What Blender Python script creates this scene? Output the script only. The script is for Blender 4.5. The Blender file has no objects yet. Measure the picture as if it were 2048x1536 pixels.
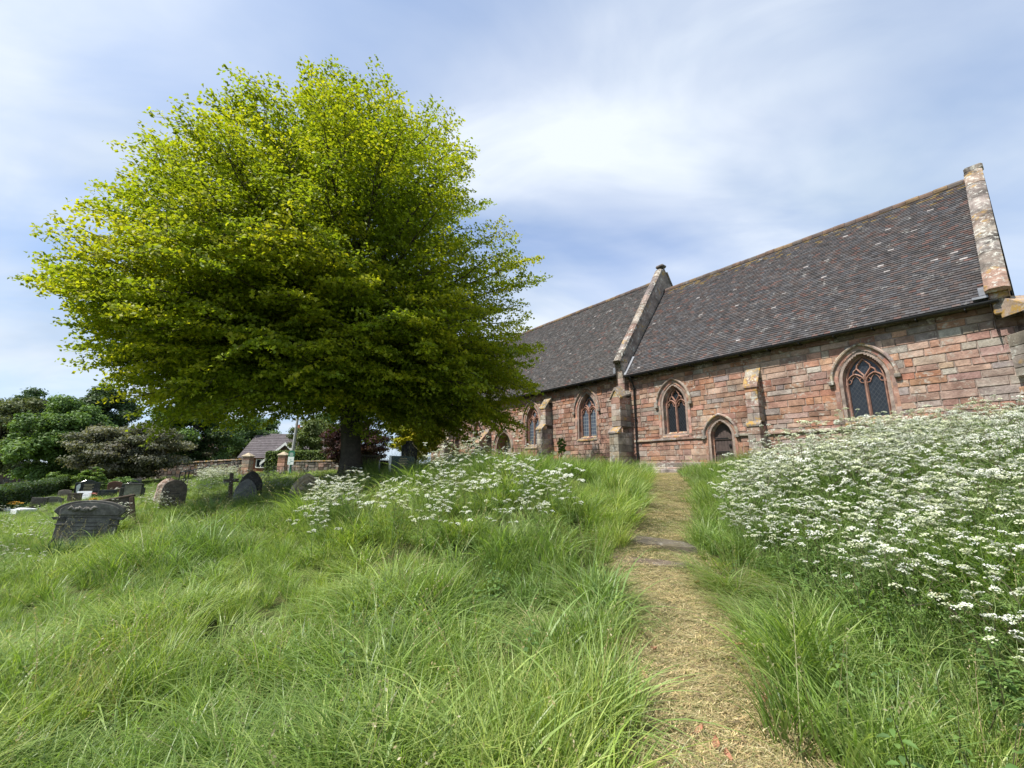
import bpy, math, random
import numpy as np
from mathutils import Vector, Matrix, Euler
R = math.radians
random.seed(7)
rng = np.random.default_rng(11)
SC = bpy.context.scene
COL = SC.collection

# ------------------------------------------------------------------ camera
EYE = 1.6
F_PX, PITCH, ROLL, AZ, DW = 849.0, 0.205, 0.007, 0.6635, 16.0
cam = bpy.data.cameras.new('camera')
camo = bpy.data.objects.new('camera', cam); COL.objects.link(camo)
cam.sensor_fit = 'HORIZONTAL'; cam.sensor_width = 36.0; cam.lens = 36.0 * F_PX / 2048.0
cam.clip_start = 0.05; cam.clip_end = 3000
camo.matrix_world = Matrix.Translation((0, 0, EYE)) @ Matrix.Rotation(math.pi / 2 + PITCH, 4, 'X') @ Matrix.Rotation(ROLL, 4, 'Z')
SC.camera = camo

# ------------------------------------------------------------------ light
SUN_DIR = Vector((-0.866, -0.50, 0)).normalized()
SUN_EL = R(57)
sv = Vector((SUN_DIR.x * math.cos(SUN_EL), SUN_DIR.y * math.cos(SUN_EL), math.sin(SUN_EL)))
sl = bpy.data.lights.new('sun', 'SUN'); sl.energy = 5.0; sl.angle = R(0.6); sl.color = (1.0, 0.95, 0.87)
slo = bpy.data.objects.new('sun', sl); COL.objects.link(slo)
slo.rotation_euler = sv.to_track_quat('Z', 'Y').to_euler(); slo.location = (-20, -20, 40)
SC.view_settings.view_transform = 'Standard'; SC.view_settings.look = 'None'
SC.view_settings.gamma = 1.0; SC.view_settings.exposure = 0.58
try:
    SC.cycles.max_bounces = 7; SC.cycles.diffuse_bounces = 5; SC.cycles.glossy_bounces = 2
    SC.cycles.transmission_bounces = 4; SC.cycles.transparent_max_bounces = 4
    SC.cycles.sample_clamp_indirect = 6
except Exception:
    pass


class NT:
    """tiny node-tree writer"""
    def __init__(s, nt):
        s.t = nt; s.n = nt.nodes; s.l = nt.links
    def new(s, kind, **kw):
        n = s.n.new(kind)
        for k, v in kw.items(): setattr(n, k, v)
        return n
    def put(s, sock, v):
        if isinstance(v, bpy.types.NodeSocket): s.l.new(v, sock)
        else: sock.default_value = v
    def math(s, op, a, b=None, clamp=False):
        n = s.new('ShaderNodeMath', operation=op, use_clamp=clamp); s.put(n.inputs[0], a)
        if b is not None: s.put(n.inputs[1], b)
        return n.outputs[0]
    def mix(s, f, a, b, mode='MIX'):
        n = s.new('ShaderNodeMix', data_type='RGBA', blend_type=mode)
        s.put(n.inputs['Factor'], f)
        for k, v in ((6, a), (7, b)):
            if isinstance(v, (tuple, list)) and len(v) == 3: v = (*v, 1)
            s.put(n.inputs[k], v)
        return n.outputs[2]
    def noise(s, vec, scale, detail=3, rough=.5, dist=0.0, out=0):
        n = s.new('ShaderNodeTexNoise'); n.inputs['Scale'].default_value = scale
        n.inputs['Detail'].default_value = detail; n.inputs['Roughness'].default_value = rough
        n.inputs['Distortion'].default_value = dist
        if vec is not None: s.l.new(vec, n.inputs['Vector'])
        return n.outputs[out]
    def ramp(s, f, stops):
        n = s.new('ShaderNodeValToRGB'); s.put(n.inputs[0], f)
        e = n.color_ramp.elements
        while len(e) < len(stops): e.new(0.5)
        for k, (p, c) in enumerate(stops):
            e[k].position = p
            e[k].color = (c, c, c, 1) if isinstance(c, (int, float)) else (*c, 1)
        return n.outputs[0]


# ------------------------------------------------------------------ sky
W = bpy.data.worlds.new('World'); SC.world = W; W.use_nodes = True
q = NT(W.node_tree); q.n.clear()
sky = q.new('ShaderNodeTexSky'); sky.sky_type = 'NISHITA'; sky.sun_disc = False
sky.sun_elevation = SUN_EL; sky.sun_rotation = math.atan2(sv.x, sv.y); sky.ozone_density = 1.5; sky.dust_density = 1.5
tc = q.new('ShaderNodeTexCoord'); sep = q.new('ShaderNodeSeparateXYZ'); q.l.new(tc.outputs['Generated'], sep.inputs[0])
zz = q.math('ADD', q.math('MAXIMUM', sep.outputs[2], 0.0), 0.22)
cmb = q.new('ShaderNodeCombineXYZ')
q.l.new(q.math('DIVIDE', sep.outputs[0], zz), cmb.inputs[0]); q.l.new(q.math('DIVIDE', sep.outputs[1], zz), cmb.inputs[1])
mp = q.new('ShaderNodeMapping'); mp.inputs['Rotation'].default_value = (0, 0, R(28)); mp.inputs['Scale'].default_value = (0.55, 1.0, 1)
mp.inputs['Location'].default_value = (3.1, 1.7, 0)
q.l.new(cmb.outputs[0], mp.inputs[0])
big = q.noise(mp.outputs[0], 0.9, 4, .5, .5)
fin = q.noise(mp.outputs[0], 2.6, 6, .55, .6)
cl = q.math('ADD', q.math('MULTIPLY', big, .64), q.math('MULTIPLY', fin, .36))
cov = q.ramp(cl, [(.36, .36), (.50, .68), (.60, 1.0)])
# brighter white heart / greyer veil of the cloud sheet
sh = q.noise(mp.outputs[0], 1.3, 5, .5, .3)
ccol = q.mix(q.ramp(sh, [(.38, 0.0), (.56, 1.0)]), (5.0, 6.1, 7.7), (8.0, 8.65, 9.5))
hor = q.ramp(sep.outputs[2], [(0.0, 1.0), (.45, 0.0)])
skyc = q.mix(1.0, sky.outputs[0], (0.80, 1.35, 1.95), 'MULTIPLY')
colr = q.mix(cov, skyc, ccol)
colr = q.mix(q.math('MULTIPLY', hor, .42), colr, (6.7, 7.6, 8.5))
bg = q.new('ShaderNodeBackground'); q.l.new(colr, bg.inputs[0]); bg.inputs[1].default_value = 0.077
ow = q.new('ShaderNodeOutputWorld'); q.l.new(bg.outputs[0], ow.inputs[0])

# ------------------------------------------------------------------ picture <-> place
dv = np.array([-math.sin(AZ), math.cos(AZ), 0.0]); nv = np.array([-dv[1], dv[0], 0.0])


def ray(px, py):
    u, v = px - 1024., py - 768.
    c, s = math.cos(ROLL), math.sin(ROLL); u, v = c * u + s * v, -s * u + c * v
    return np.array([u, F_PX * math.cos(PITCH) + v * math.sin(PITCH), F_PX * math.sin(PITCH) - v * math.cos(PITCH)])


def at(px, py, Y):
    r = ray(px, py); p = r * Y / r[1]; p[2] += EYE
    return p


def ch2w(x, y, z):                       # church frame -> world
    p = -x * dv - (y + DW) * nv
    return np.array([p[0], p[1], z])


# ------------------------------------------------------------------ terrain
ctrl = [tuple(at(*a)) for a in [
    (1425, 1536, 2.7), (1352, 1250, 4.37), (1307, 1110, 6.7), (1343, 1000, 10.8), (1327, 947, 17.3), (1320, 1040, 8.6),
    (0, 1536, 3.2), (165, 1092, 9), (342, 1018, 13), (490, 1004, 12.8), (612, 996, 12), (700, 952, 14.8), (805, 948, 14.5),
    (80, 1001, 20), (0, 1020, 17), (170, 996, 21), (262, 1000, 18), (440, 958, 26), (360, 975, 24), (320, 958, 31), (500, 947, 31), (600, 945, 31),
    (0, 978, 30), (100, 968, 36), (905, 942, 17)]]
E_ = EYE
ctrl += [(x, y, z + E_) for x, y, z in [
    (0, 0, -1.68), (-3, 0, -1.95), (3, 0, -1.4), (0, -6, -2.2), (0, 3, -1.62), (-1, 6, -1.35), (-4, 4, -1.8), (-3.6, 7.5, -1.3), (-8, 5, -1.95),
    (2.3, 2.3, -1.38), (3, 3, -1.22), (4, 3, -.98), (4.8, 4, -.62), (6, 5, -.3), (7.4, 6, .0), (9, 8, .2), (12, 9, .35), (3.1, 5, -1.2), (5.2, 8, -.45),
    (7, 10, .05), (5.9, 11, -.35), (8, 14, .15), (10.5, 11.5, .3), (0.9, 9.3, -.12), (-.9, 9.8, -.13), (2.2, 9.6, -.42), (2.9, 12, -.2), (0.5, 8, -.55), (-2.5, 10.2, -.38),
    (0.5, 14, -.02), (4.6, 18, .02), (1, 22, .15), (-3, 27, .2), (-1.5, 19, .1), (-40, 50, -1), (-10, 45, -.3), (0, 50, 0), (30, 40, .6), (-60, 30, -3), (-22, 10, -2.2),
    (-16, 0, -2.6), (15, 0, -.4), (20, 10, .2), (14, 20, .4), (-25, 25, -1.35), (10, -10, -1.6), (-20, -12, -3.2)]]
ctrl = np.array(ctrl)


def _k(r2):
    return np.where(r2 > 1e-9, r2 * np.log(np.maximum(r2, 1e-9)) * .5, 0.0)


def _fit():
    P = ctrl[:, :2]; n = len(P)
    K = _k(((P[:, None] - P[None]) ** 2).sum(-1)) + np.eye(n) * 0.35
    A = np.zeros((n + 3, n + 3)); A[:n, :n] = K; A[:n, n] = 1; A[:n, n + 1:] = P; A[n, :n] = 1; A[n + 1:, :n] = P.T
    b = np.zeros(n + 3); b[:n] = ctrl[:, 2]
    return np.linalg.solve(A, b)


_w = _fit()


def G(x, y):
    x = np.atleast_1d(np.asarray(x, float)); y = np.atleast_1d(np.asarray(y, float)); sh_ = x.shape
    x = x.ravel(); y = y.ravel(); out = np.empty(len(x)); P = ctrl[:, :2]; n = len(P)
    cx_ = np.clip(x, -70, 60); cy_ = np.clip(y, -25, 75)
    for k in range(0, len(x), 20000):
        a, b = cx_[k:k + 20000], cy_[k:k + 20000]
        r2 = (a[:, None] - P[None, :, 0]) ** 2 + (b[:, None] - P[None, :, 1]) ** 2
        out[k:k + 20000] = _k(r2) @ _w[:n] + _w[n] + _w[n + 1] * a + _w[n + 2] * b
    out = np.clip(out, -4.0, 3.2)
    return out.reshape(sh_)


def g1(x, y): return float(G(x, y)[0])


def vnoise(x, y, s, seed=0):
    """smooth value noise 0..1"""
    t = np.random.default_rng(seed).random((64, 64))
    x = np.asarray(x) * s + 1000; y = np.asarray(y) * s + 1000
    i = np.floor(x).astype(int); j = np.floor(y).astype(int); u = x - i; v = y - j
    u = u * u * (3 - 2 * u); v = v * v * (3 - 2 * v)
    f = lambda a, b: t[a % 64, b % 64]
    return (f(i, j) * (1 - u) + f(i + 1, j) * u) * (1 - v) + (f(i, j + 1) * (1 - u) + f(i + 1, j + 1) * u) * v


# path centre line
_pc = np.array([tuple(at(*a)) for a in [(1440, 1640, 2.2), (1425, 1536, 2.7), (1405, 1400, 3.4), (1352, 1250, 4.37), (1316, 1150, 5.9), (1308, 1100, 7.0), (1330, 1040, 8.8),
                                        (1343, 1000, 10.8), (1338, 965, 14), (1328, 947, 17.3)]])
_pcx = np.concatenate([[1.0, 1.15], _pc[:, 0]]); _pcy = np.concatenate([[-6, 0.5], _pc[:, 1]])


def path_x(y): return np.interp(y, _pcy, _pcx)


def path_hw(y): return np.interp(y, [0, 2.7, 4.4, 6.5, 9, 17], [.46, .44, .52, .56, .50, .52])


def path_d(x, y):                        # signed distance outside the path's edge, <0 on it
    e = .10 * (vnoise(y, y * 0, 1.7, 5) - .5)
    return np.where(y < 17.8, np.abs(x - path_x(y) - e) - path_hw(y), 9.0)


# ------------------------------------------------------------------ mesh helpers
def link_mesh(name, me, mats, parent=None):
    o = bpy.data.objects.new(name, me); COL.objects.link(o)
    if not isinstance(mats, (list, tuple)): mats = [mats]
    for m in mats: me.materials.append(m)
    if parent is not None: o.parent = parent
    return o


def np_mesh(name, V, F, col=None, smooth=False, uvh=None):
    """V (n,3), F (m,k) equal-size faces"""
    me = bpy.data.meshes.new(name); V = np.ascontiguousarray(V, dtype=np.float32); F = np.ascontiguousarray(F, dtype=np.int32)
    m, k = F.shape
    me.vertices.add(len(V)); me.vertices.foreach_set('co', V.ravel())
    me.loops.add(m * k); me.loops.foreach_set('vertex_index', F.ravel())
    me.polygons.add(m); me.polygons.foreach_set('loop_start', np.arange(0, m * k, k, dtype=np.int32))
    if smooth: me.polygons.foreach_set('use_smooth', np.ones(m, dtype=bool))
    me.update(calc_edges=True)
    if col is not None:
        a = me.attributes.new('col', 'FLOAT_COLOR', 'FACE')
        c = np.ones((m, 4), dtype=np.float32); c[:, :3] = col
        a.data.foreach_set('color', c.ravel())
    return me


class MB:
    """collects polygons with a colour each"""
    def __init__(s): s.v = []; s.f = []; s.c = []; s.sm = []
    def poly(s, pts, c=(1, 1, 1), sm=False):
        i = len(s.v); s.v += [tuple(map(float, p)) for p in pts]; s.f.append(tuple(range(i, i + len(pts)))); s.c.append(c); s.sm.append(sm)
    def grid(s, P, c=(1, 1, 1), closed=False, sm=False, flip=False):
        """P: rows of points -> quads (shared verts)"""
        i = len(s.v); r = len(P); k = len(P[0])
        for row in P: s.v += [tuple(map(float, p)) for p in row]
        for a in range(r - 1):
            for b in range(k if closed else k - 1):
                b2 = (b + 1) % k
                q_ = (i + a * k + b, i + a * k + b2, i + (a + 1) * k + b2, i + (a + 1) * k + b)
                s.f.append(q_[::-1] if flip else q_); s.c.append(c[a] if isinstance(c, list) else c); s.sm.append(sm)
    def box(s, x0, x1, y0, y1, z0, z1, c=(1, 1, 1), bev=0.0, jit=0.0, M=None):
        b = bev
        if jit:
            j = lambda: random.uniform(-jit, jit)
        else:
            j = lambda: 0.0
        if b <= 0:
            P = [(x + j(), y + j(), z + j()) for x in (x0, x1) for y in (y0, y1) for z in (z0, z1)]
            if M is not None: P = [tuple(M @ Vector(p)) for p in P]
            i = len(s.v); s.v += P
            for f in ((0, 1, 3, 2), (4, 6, 7, 5), (0, 4, 5, 1), (2, 3, 7, 6), (0, 2, 6, 4), (1, 5, 7, 3)):
                s.f.append(tuple(i + k for k in f)); s.c.append(c); s.sm.append(False)
        else:   # chamfered box: 24 points
            cs = {}
            P = []
            for xi, x in enumerate((x0, x1)):
                for yi, y in enumerate((y0, y1)):
                    for zi, z in enumerate((z0, z1)):
                        x_, y_, z_ = x + j(), y + j(), z + j()
                        sx, sy, sz = (1, -1)[xi], (1, -1)[yi], (1, -1)[zi]
                        for ax in range(3):
                            p = [x_, y_, z_]
                            for k, sg in enumerate((sx, sy, sz)):
                                if k != ax: p[k] += sg * b
                            cs[(xi, yi, zi, ax)] = len(P); P.append(tuple(p))
            if M is not None: P = [tuple(M @ Vector(p)) for p in P]
            i = len(s.v); s.v += P
            g = lambda *k: i + cs[k]
            fs = []
            for a in (0, 1):
                o = [g(a, 0, 0, 0), g(a, 1, 0, 0), g(a, 1, 1, 0), g(a, 0, 1, 0)]; fs.append(o if a else o[::-1])
                o = [g(0, a, 0, 1), g(0, a, 1, 1), g(1, a, 1, 1), g(1, a, 0, 1)]; fs.append(o if a else o[::-1])
                o = [g(0, 0, a, 2), g(1, 0, a, 2), g(1, 1, a, 2), g(0, 1, a, 2)]; fs.append(o if a else o[::-1])
            for a in (0, 1):
                for b_ in (0, 1):
                    fs.append([g(0, a, b_, 1), g(1, a, b_, 1), g(1, a, b_, 2), g(0, a, b_, 2)])
                    fs.append([g(a, 0, b_, 0), g(a, 1, b_, 0), g(a, 1, b_, 2), g(a, 0, b_, 2)])
                    fs.append([g(a, b_, 0, 0), g(a, b_, 1, 0), g(a, b_, 1, 1), g(a, b_, 0, 1)])
                    for c_ in (0, 1): fs.append([g(a, b_, c_, 0), g(a, b_, c_, 1), g(a, b_, c_, 2)])
            for f in fs: s.f.append(tuple(f)); s.c.append(c); s.sm.append(False)
    def prism(s, pts, y0, y1, c=(1, 1, 1), ax='y', bev=0.0):
        """polygon pts (x,z) extruded along y"""
        n = len(pts)
        cx0 = sum(p[0] for p in pts) / n; cz0 = sum(p[1] for p in pts) / n
        def ring(y, sc):
            o = []
            for (x, z) in pts:
                dx, dz = cx0 - x, cz0 - z; L = math.hypot(dx, dz) or 1
                o.append((x + dx / L * sc, y, z + dz / L * sc))
            return o
        if bev: rows = [ring(y0, bev), ring(y0 + bev, 0), ring(y1 - bev, 0), ring(y1, bev)]
        else: rows = [ring(y0, 0), ring(y1, 0)]
        s.grid(rows, c, closed=True)
        s.poly(rows[0][::1], c); s.poly(rows[-1][::-1], c)
    def tube(s, pts, rad, n=6, c=(1, 1, 1), caps=True, sm=True):
        pts = [Vector(p) for p in pts]; rad = rad if isinstance(rad, (list, tuple)) else [rad] * len(pts)
        rows = []; up = Vector((0.31, .17, .93))
        for k, p in enumerate(pts):
            t = (pts[min(k + 1, len(pts) - 1)] - pts[max(k - 1, 0)]).normalized()
            a = t.cross(up)
            if a.length < .1: a = t.cross(Vector((1, 0, 0)))
            a.normalize(); b = t.cross(a)
            rows.append([p + (a * math.cos(2 * math.pi * m / n) + b * math.sin(2 * math.pi * m / n)) * rad[k] for m in range(n)])
        s.grid(rows, c, closed=True, sm=sm)
        if caps:
            s.poly([tuple(p) for p in rows[0]][::-1], c); s.poly([tuple(p) for p in rows[-1]], c)
    def build(s, name, mat, parent=None):
        me = bpy.data.meshes.new(name); me.from_pydata(s.v, [], s.f)
        a = me.attributes.new('col', 'FLOAT_COLOR', 'FACE')
        c = np.ones((len(s.f), 4), dtype=np.float32); c[:, :3] = np.array([x[:3] for x in s.c], dtype=np.float32)
        a.data.foreach_set('color', c.ravel())
        me.polygons.foreach_set('use_smooth', np.array(s.sm, dtype=bool)); me.update()
        return link_mesh(name, me, mat, parent)


def tag(o, label=None, cat=None, group=None, kind=None):
    if label: o['label'] = label
    if cat: o['category'] = cat
    if group: o['group'] = group
    if kind: o['kind'] = kind
    return o


def empty(name, loc, rz=0.0, tilt=(0, 0)):
    o = bpy.data.objects.new(name, None); COL.objects.link(o); o.location = loc; o.rotation_euler = (tilt[0], tilt[1], rz)
    o.empty_display_size = .2
    return o


# ------------------------------------------------------------------ materials
def new_mat(name):
    m = bpy.data.materials.new(name); m.use_nodes = True; n = NT(m.node_tree); n.n.clear()
    out = n.new('ShaderNodeOutputMaterial'); return m, n, out


def principled(n, out, col, rough=.85, bump=None, spec=.3, metal=0.0):
    p = n.new('ShaderNodeBsdfPrincipled')
    if isinstance(col, tuple): col = (*col[:3], 1)
    n.put(p.inputs['Base Color'], col); n.put(p.inputs['Roughness'], rough)
    p.inputs['Specular IOR Level'].default_value = spec; p.inputs['Metallic'].default_value = metal
    if bump is not None: n.l.new(bump, p.inputs['Normal'])
    n.l.new(p.outputs[0], out.inputs[0]); return p


def bump(n, h, dist=.01, strength=.6):
    b = n.new('ShaderNodeBump'); b.inputs['Strength'].default_value = strength; b.inputs['Distance'].default_value = dist
    n.l.new(h, b.inputs['Height']); return b.outputs[0]


def stone(name, tint=(1, 1, 1), lichen=.0, lcol=(.55, .55, .48), orange=0.0, scale=1.0, bd=.012, dark=0.0, rough=.9, dcol=(.05, .045, .04)):
    """weathered stone, colour per face x mottling, blotches of lichen and soot"""
    m, n, out = new_mat(name)
    tc = n.new('ShaderNodeTexCoord').outputs['Object']
    at_ = n.new('ShaderNodeAttribute', attribute_name='col').outputs['Color']
    c = n.mix(1.0, at_, tint, 'MULTIPLY')
    n1 = n.noise(tc, 3.1 * scale, 6, .62, .3); n2 = n.noise(tc, 28 * scale, 4, .6); n3 = n.noise(tc, 1.1 * scale, 5, .6, .6)
    c = n.mix(1.0, c, n.ramp(n1, [(.3, .62), (.5, .98), (.7, 1.34)]), 'MULTIPLY')
    c = n.mix(1.0, c, n.ramp(n2, [(.25, .74), (.6, 1.12)]), 'MULTIPLY')
    if dark: c = n.mix(n.math('MULTIPLY', n.ramp(n3, [(.46, 0.0), (.64, 1.0)]), dark), c, dcol)
    if lichen:
        l1 = n.noise(tc, 7.5 * scale, 8, .72, .4)
        l2 = n.noise(tc, 1.7 * scale, 3, .5)
        th = n.math('MULTIPLY', n.ramp(l1, [(.52, 0.0), (.58, 1.0)]), n.ramp(l2, [(.62 - lichen * .35, 0.0), (.74 - lichen * .35, 1.0)]))
        c = n.mix(n.math('MULTIPLY', th, .85), c, lcol)
    if orange:
        l1 = n.noise(tc, 5.1 * scale, 7, .7, .2); mp_ = n.new('ShaderNodeMapping'); mp_.inputs['Location'].default_value = (7, 3, 9); n.l.new(tc, mp_.inputs[0])
        l2 = n.noise(mp_.outputs[0], 1.9 * scale, 3, .5)
        th = n.math('MULTIPLY', n.ramp(l1, [(.47, 0.0), (.56, 1.0)]), n.ramp(l2, [(.62 - orange * .35, 0.0), (.72 - orange * .35, 1.0)]))
        c = n.mix(n.math('MULTIPLY', th, .8), c, (.38, .23, .045))
    h = n.math('ADD', n.math('MULTIPLY', n1, 1.0), n.math('MULTIPLY', n2, .35))
    principled(n, out, c, rough, bump(n, h, bd, .9), .2)
    return m


def plain(name, col, rough=.6, metal=0, spec=.4, nz=.25, sc=9.0):
    m, n, out = new_mat(name); tc = n.new('ShaderNodeTexCoord').outputs['Object']
    nn = n.noise(tc, sc, 5, .6)
    c = n.mix(1.0, tuple(col), n.ramp(nn, [(.3, 1 - nz), (.7, 1 + nz)]), 'MULTIPLY')
    principled(n, out, c, rough, bump(n, nn, .004, .4), spec, metal)
    return m


def leafmat(name, col, trans=.45, tcol=None, var=.35, use_tint=False, rough=.55, spec=.3, attr=True, hue=None):
    """leaf: diffuse + light through it; colour varies by face and over the plant"""
    m, n, out = new_mat(name)
    tc = n.new('ShaderNodeTexCoord').outputs['Object']
    if attr:
        at_ = n.new('ShaderNodeAttribute', attribute_name='col').outputs['Color']
        c = n.mix(1.0, at_, tuple(col), 'MULTIPLY')
    else: c = n.mix(0.0, tuple(col), tuple(col))
    if use_tint:
        t = n.new('ShaderNodeAttribute', attribute_name='tint', attribute_type='INSTANCER').outputs['Fac']
        c = n.mix(1.0, c, n.ramp(t, [(0.0, (.50, .62, .50)), (.5, (1, 1, 1)), (1.0, (1.6, 1.35, 1.2))]), 'MULTIPLY')
    if tcol is None: tcol = (1.25, 1.25, .55)
    d = n.new('ShaderNodeBsdfPrincipled'); n.l.new(c, d.inputs['Base Color']); d.inputs['Roughness'].default_value = rough; d.inputs['Specular IOR Level'].default_value = spec
    t_ = n.new('ShaderNodeBsdfTranslucent'); n.l.new(n.mix(1.0, c, tcol, 'MULTIPLY'), t_.inputs[0])
    mx = n.new('ShaderNodeMixShader'); mx.inputs[0].default_value = trans; n.l.new(d.outputs[0], mx.inputs[1]); n.l.new(t_.outputs[0], mx.inputs[2])
    n.l.new(mx.outputs[0], out.inputs[0])
    return m


M_WALL = stone('red_sandstone', (1, 1, 1), lichen=.42, lcol=(.40, .36, .31), dark=.55, bd=.035, dcol=(.10, .05, .04))
M_ASH = stone('grey_ashlar', (1, 1, 1), lichen=.45, lcol=(.50, .49, .44), dark=.5, orange=.12, bd=.012)
M_COPE = stone('lichened_coping', (.72, .72, .72), lichen=.62, lcol=(.46, .45, .40), dark=.9, orange=.12, scale=1.3, bd=.012)
M_CAP = stone('lichened_weathering', (.85, .85, .85), lichen=.5, lcol=(.5, .48, .40), orange=.55, dark=.5, scale=1.5)
M_SUR = stone('dressed_sandstone', (1, 1, 1), lichen=.15, lcol=(.45, .42, .38), dark=.3, bd=.006, scale=1.6)
M_TILE = stone('clay_tile', (.86, .89, .93), lichen=.12, lcol=(.30, .29, .27), dark=.25, bd=.004, scale=1.5, rough=.75)
M_MORT = stone('lime_mortar', (.30, .235, .20), dark=.4, scale=2)
M_GLASS, _n, _o = new_mat('leaded_glass')
_tc = _n.new('ShaderNodeTexCoord').outputs['Object']
_s = _n.new('ShaderNodeSeparateXYZ'); _n.l.new(_tc, _s.inputs[0])
def _lat(a, b):
    u = _n.math('ADD', _n.math('MULTIPLY', _s.outputs[0], a), _n.math('MULTIPLY', _s.outputs[2], b))
    return _n.math('LESS_THAN', _n.math('FRACT', u), .12)
_ld = _n.math('MAXIMUM', _lat(9.0, 6.2), _lat(9.0, -6.2))
_gn = _n.noise(_tc, 6, 3, .5)
_gc = _n.mix(_ld, _n.mix(_gn, (.006, .008, .011), (.022, .026, .034)), (.035, .038, .042))
principled(_n, _o, _gc, .22, bump(_n, _n.math('ADD', _gn, _n.math('MULTIPLY', _ld, .3)), .01, .5), .5)
M_GLASS2, _n, _o = new_mat('square_leaded_glass')
_tc = _n.new('ShaderNodeTexCoord').outputs['Object']
_s = _n.new('ShaderNodeSeparateXYZ'); _n.l.new(_tc, _s.inputs[0])
_ld = _n.math('MAXIMUM', _n.math('LESS_THAN', _n.math('FRACT', _n.math('MULTIPLY', _s.outputs[0], 8.0)), .14), _n.math('LESS_THAN', _n.math('FRACT', _n.math('MULTIPLY', _s.outputs[2], 5.5)), .10))
_gn = _n.noise(_tc, 5, 3, .5)
_gc = _n.mix(_ld, _n.mix(_gn, (.012, .018, .03), (.07, .09, .13)), (.22, .24, .24))
principled(_n, _o, _gc, .2, bump(_n, _gn, .02, .5), .6)
M_IRON = plain('black_iron', (.012, .012, .013), .45, 0, .4)
M_LEAD = plain('lead_sheet', (.20, .21, .235), .5, 0, .5)
M_DOOR = plain('dark_oak', (.07, .05, .045), .7, sc=14)
M_BARK = stone('beech_bark', (.075, .065, .055), dark=.5, scale=2.5, bd=.03)
M_TWIG = plain('twig', (.07, .055, .045), .8)

# ------------------------------------------------------------------ ground sheet
gm, n, out = new_mat('ground_soil')
tc = n.new('ShaderNodeTexCoord').outputs['Object']
a1 = n.noise(tc, .35, 5, .6); a2 = n.noise(tc, 6, 6, .65); a3 = n.noise(tc, 60, 3, .7)
c = n.mix(n.ramp(a1, [(.4, 0.0), (.6, 1.0)]), (.075, .115, .028), (.12, .17, .045))
c = n.mix(n.ramp(a2, [(.42, 0.0), (.64, .8)]), c, (.10, .085, .040))
c = n.mix(1.0, c, n.ramp(a3, [(.3, .5), (.7, 1.4)]), 'MULTIPLY')
principled(n, out, c, .95, bump(n, n.math('ADD', a2, a3), .04, .8), .1)
gx = np.concatenate([[-600, -300, -150, -100], np.arange(-70, -24, 2.0), np.arange(-24, -12, .6), np.arange(-12, 14, .22), np.arange(14, 30, .8), np.arange(30, 61, 3), [100, 200, 600]])
gy = np.concatenate([[-200, -80, -40, -25], np.arange(-20, 0, 1.5), np.arange(0, 20, .22), np.arange(20, 36, .6), np.arange(36, 76, 3), [110, 200, 500, 1200]])
XX, YY = np.meshgrid(gx, gy); ZZ = G(XX, YY)
ZZ = ZZ + .03 * (vnoise(XX, YY, .9, 3) - .5) - .04
# the path trench never rises through the mown strip
nr, nc = XX.shape
idx = np.arange(nr * nc).reshape(nr, nc)
Fq = np.stack([idx[:-1, :-1], idx[:-1, 1:], idx[1:, 1:], idx[1:, :-1]], -1).reshape(-1, 4)
tag(link_mesh('ground', np_mesh('ground', np.stack([XX, YY, ZZ], -1).reshape(-1, 3), Fq, smooth=True), gm), kind='structure')

pm, n, out = new_mat('mown_path')
tc = n.new('ShaderNodeTexCoord').outputs['Object']
a1 = n.noise(tc, 1.6, 5, .6); a2 = n.noise(tc, 14, 6, .7, 1.0); a3 = n.noise(tc, 90, 3, .7, 2.0)
c = n.mix(n.ramp(a1, [(.38, 0.0), (.62, 1.0)]), (.27, .24, .13), (.32, .25, .16))
c = n.mix(n.ramp(a2, [(.42, 0.0), (.60, .85)]), c, (.11, .13, .05))
c = n.mix(1.0, c, n.ramp(a3, [(.3, .5), (.7, 1.5)]), 'MULTIPLY')
principled(n, out, c, .95, bump(n, n.math('ADD', a2, a3), .03, .8), .1)
py_ = np.arange(-5, 18.0, .1); tt = np.linspace(-1, 1, 15)
PX = path_x(py_)[:, None] + (path_hw(py_)[:, None] + .12) * tt[None]; PY = np.repeat(py_[:, None], 15, 1)
STEPS = [6.95, 6.05]
PZ = G(PX, PY) - .012 + .012 * vnoise(PX, PY, 4, 9) - .05 * (np.abs(tt)[None] > .97)
idx = np.arange(PX.size).reshape(PX.shape)
Fq = np.stack([idx[:-1, :-1], idx[:-1, 1:], idx[1:, 1:], idx[1:, :-1]], -1).reshape(-1, 4)
tag(link_mesh('path', np_mesh('path', np.stack([PX, PY, PZ], -1).reshape(-1, 3), Fq, smooth=True), pm), kind='structure')

# ------------------------------------------------------------------ church
CH = bpy.data.objects.new('church', None); COL.objects.link(CH)
o0 = ch2w(0, 0, 0); CH.location = (o0[0], o0[1], 0.0)
CH.rotation_euler = (0, 0, math.atan2(-dv[1], -dv[0]))
tag(CH, 'long red sandstone church with steep brown tiled roofs and arched windows', 'church')


def arch(a, Rr, zs, z0, d, n=14):
    """outline of a pointed arch opening grown by d: (x,z) list left-bottom .. apex .. right-bottom"""
    c = Rr - a; r = Rr + d; top = math.acos(min(1, c / r))
    L = [(-a - d, z0), (-a - d, (z0 + zs) / 2), (-a - d, zs)]
    L += [(c - r * math.cos(top * k / n), zs + r * math.sin(top * k / n)) for k in range(1, n + 1)]
    return L + [(-x, z) for x, z in L[:-1][::-1]]


def arch_hw(z, a, Rr, zs, z0, d):
    if z < z0 - d: return -1
    if z <= zs: return a + d
    c = Rr - a; r = Rr + d; h = r * r - (z - zs) ** 2
    if h <= 0: return -1
    return math.sqrt(h) - c


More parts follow.
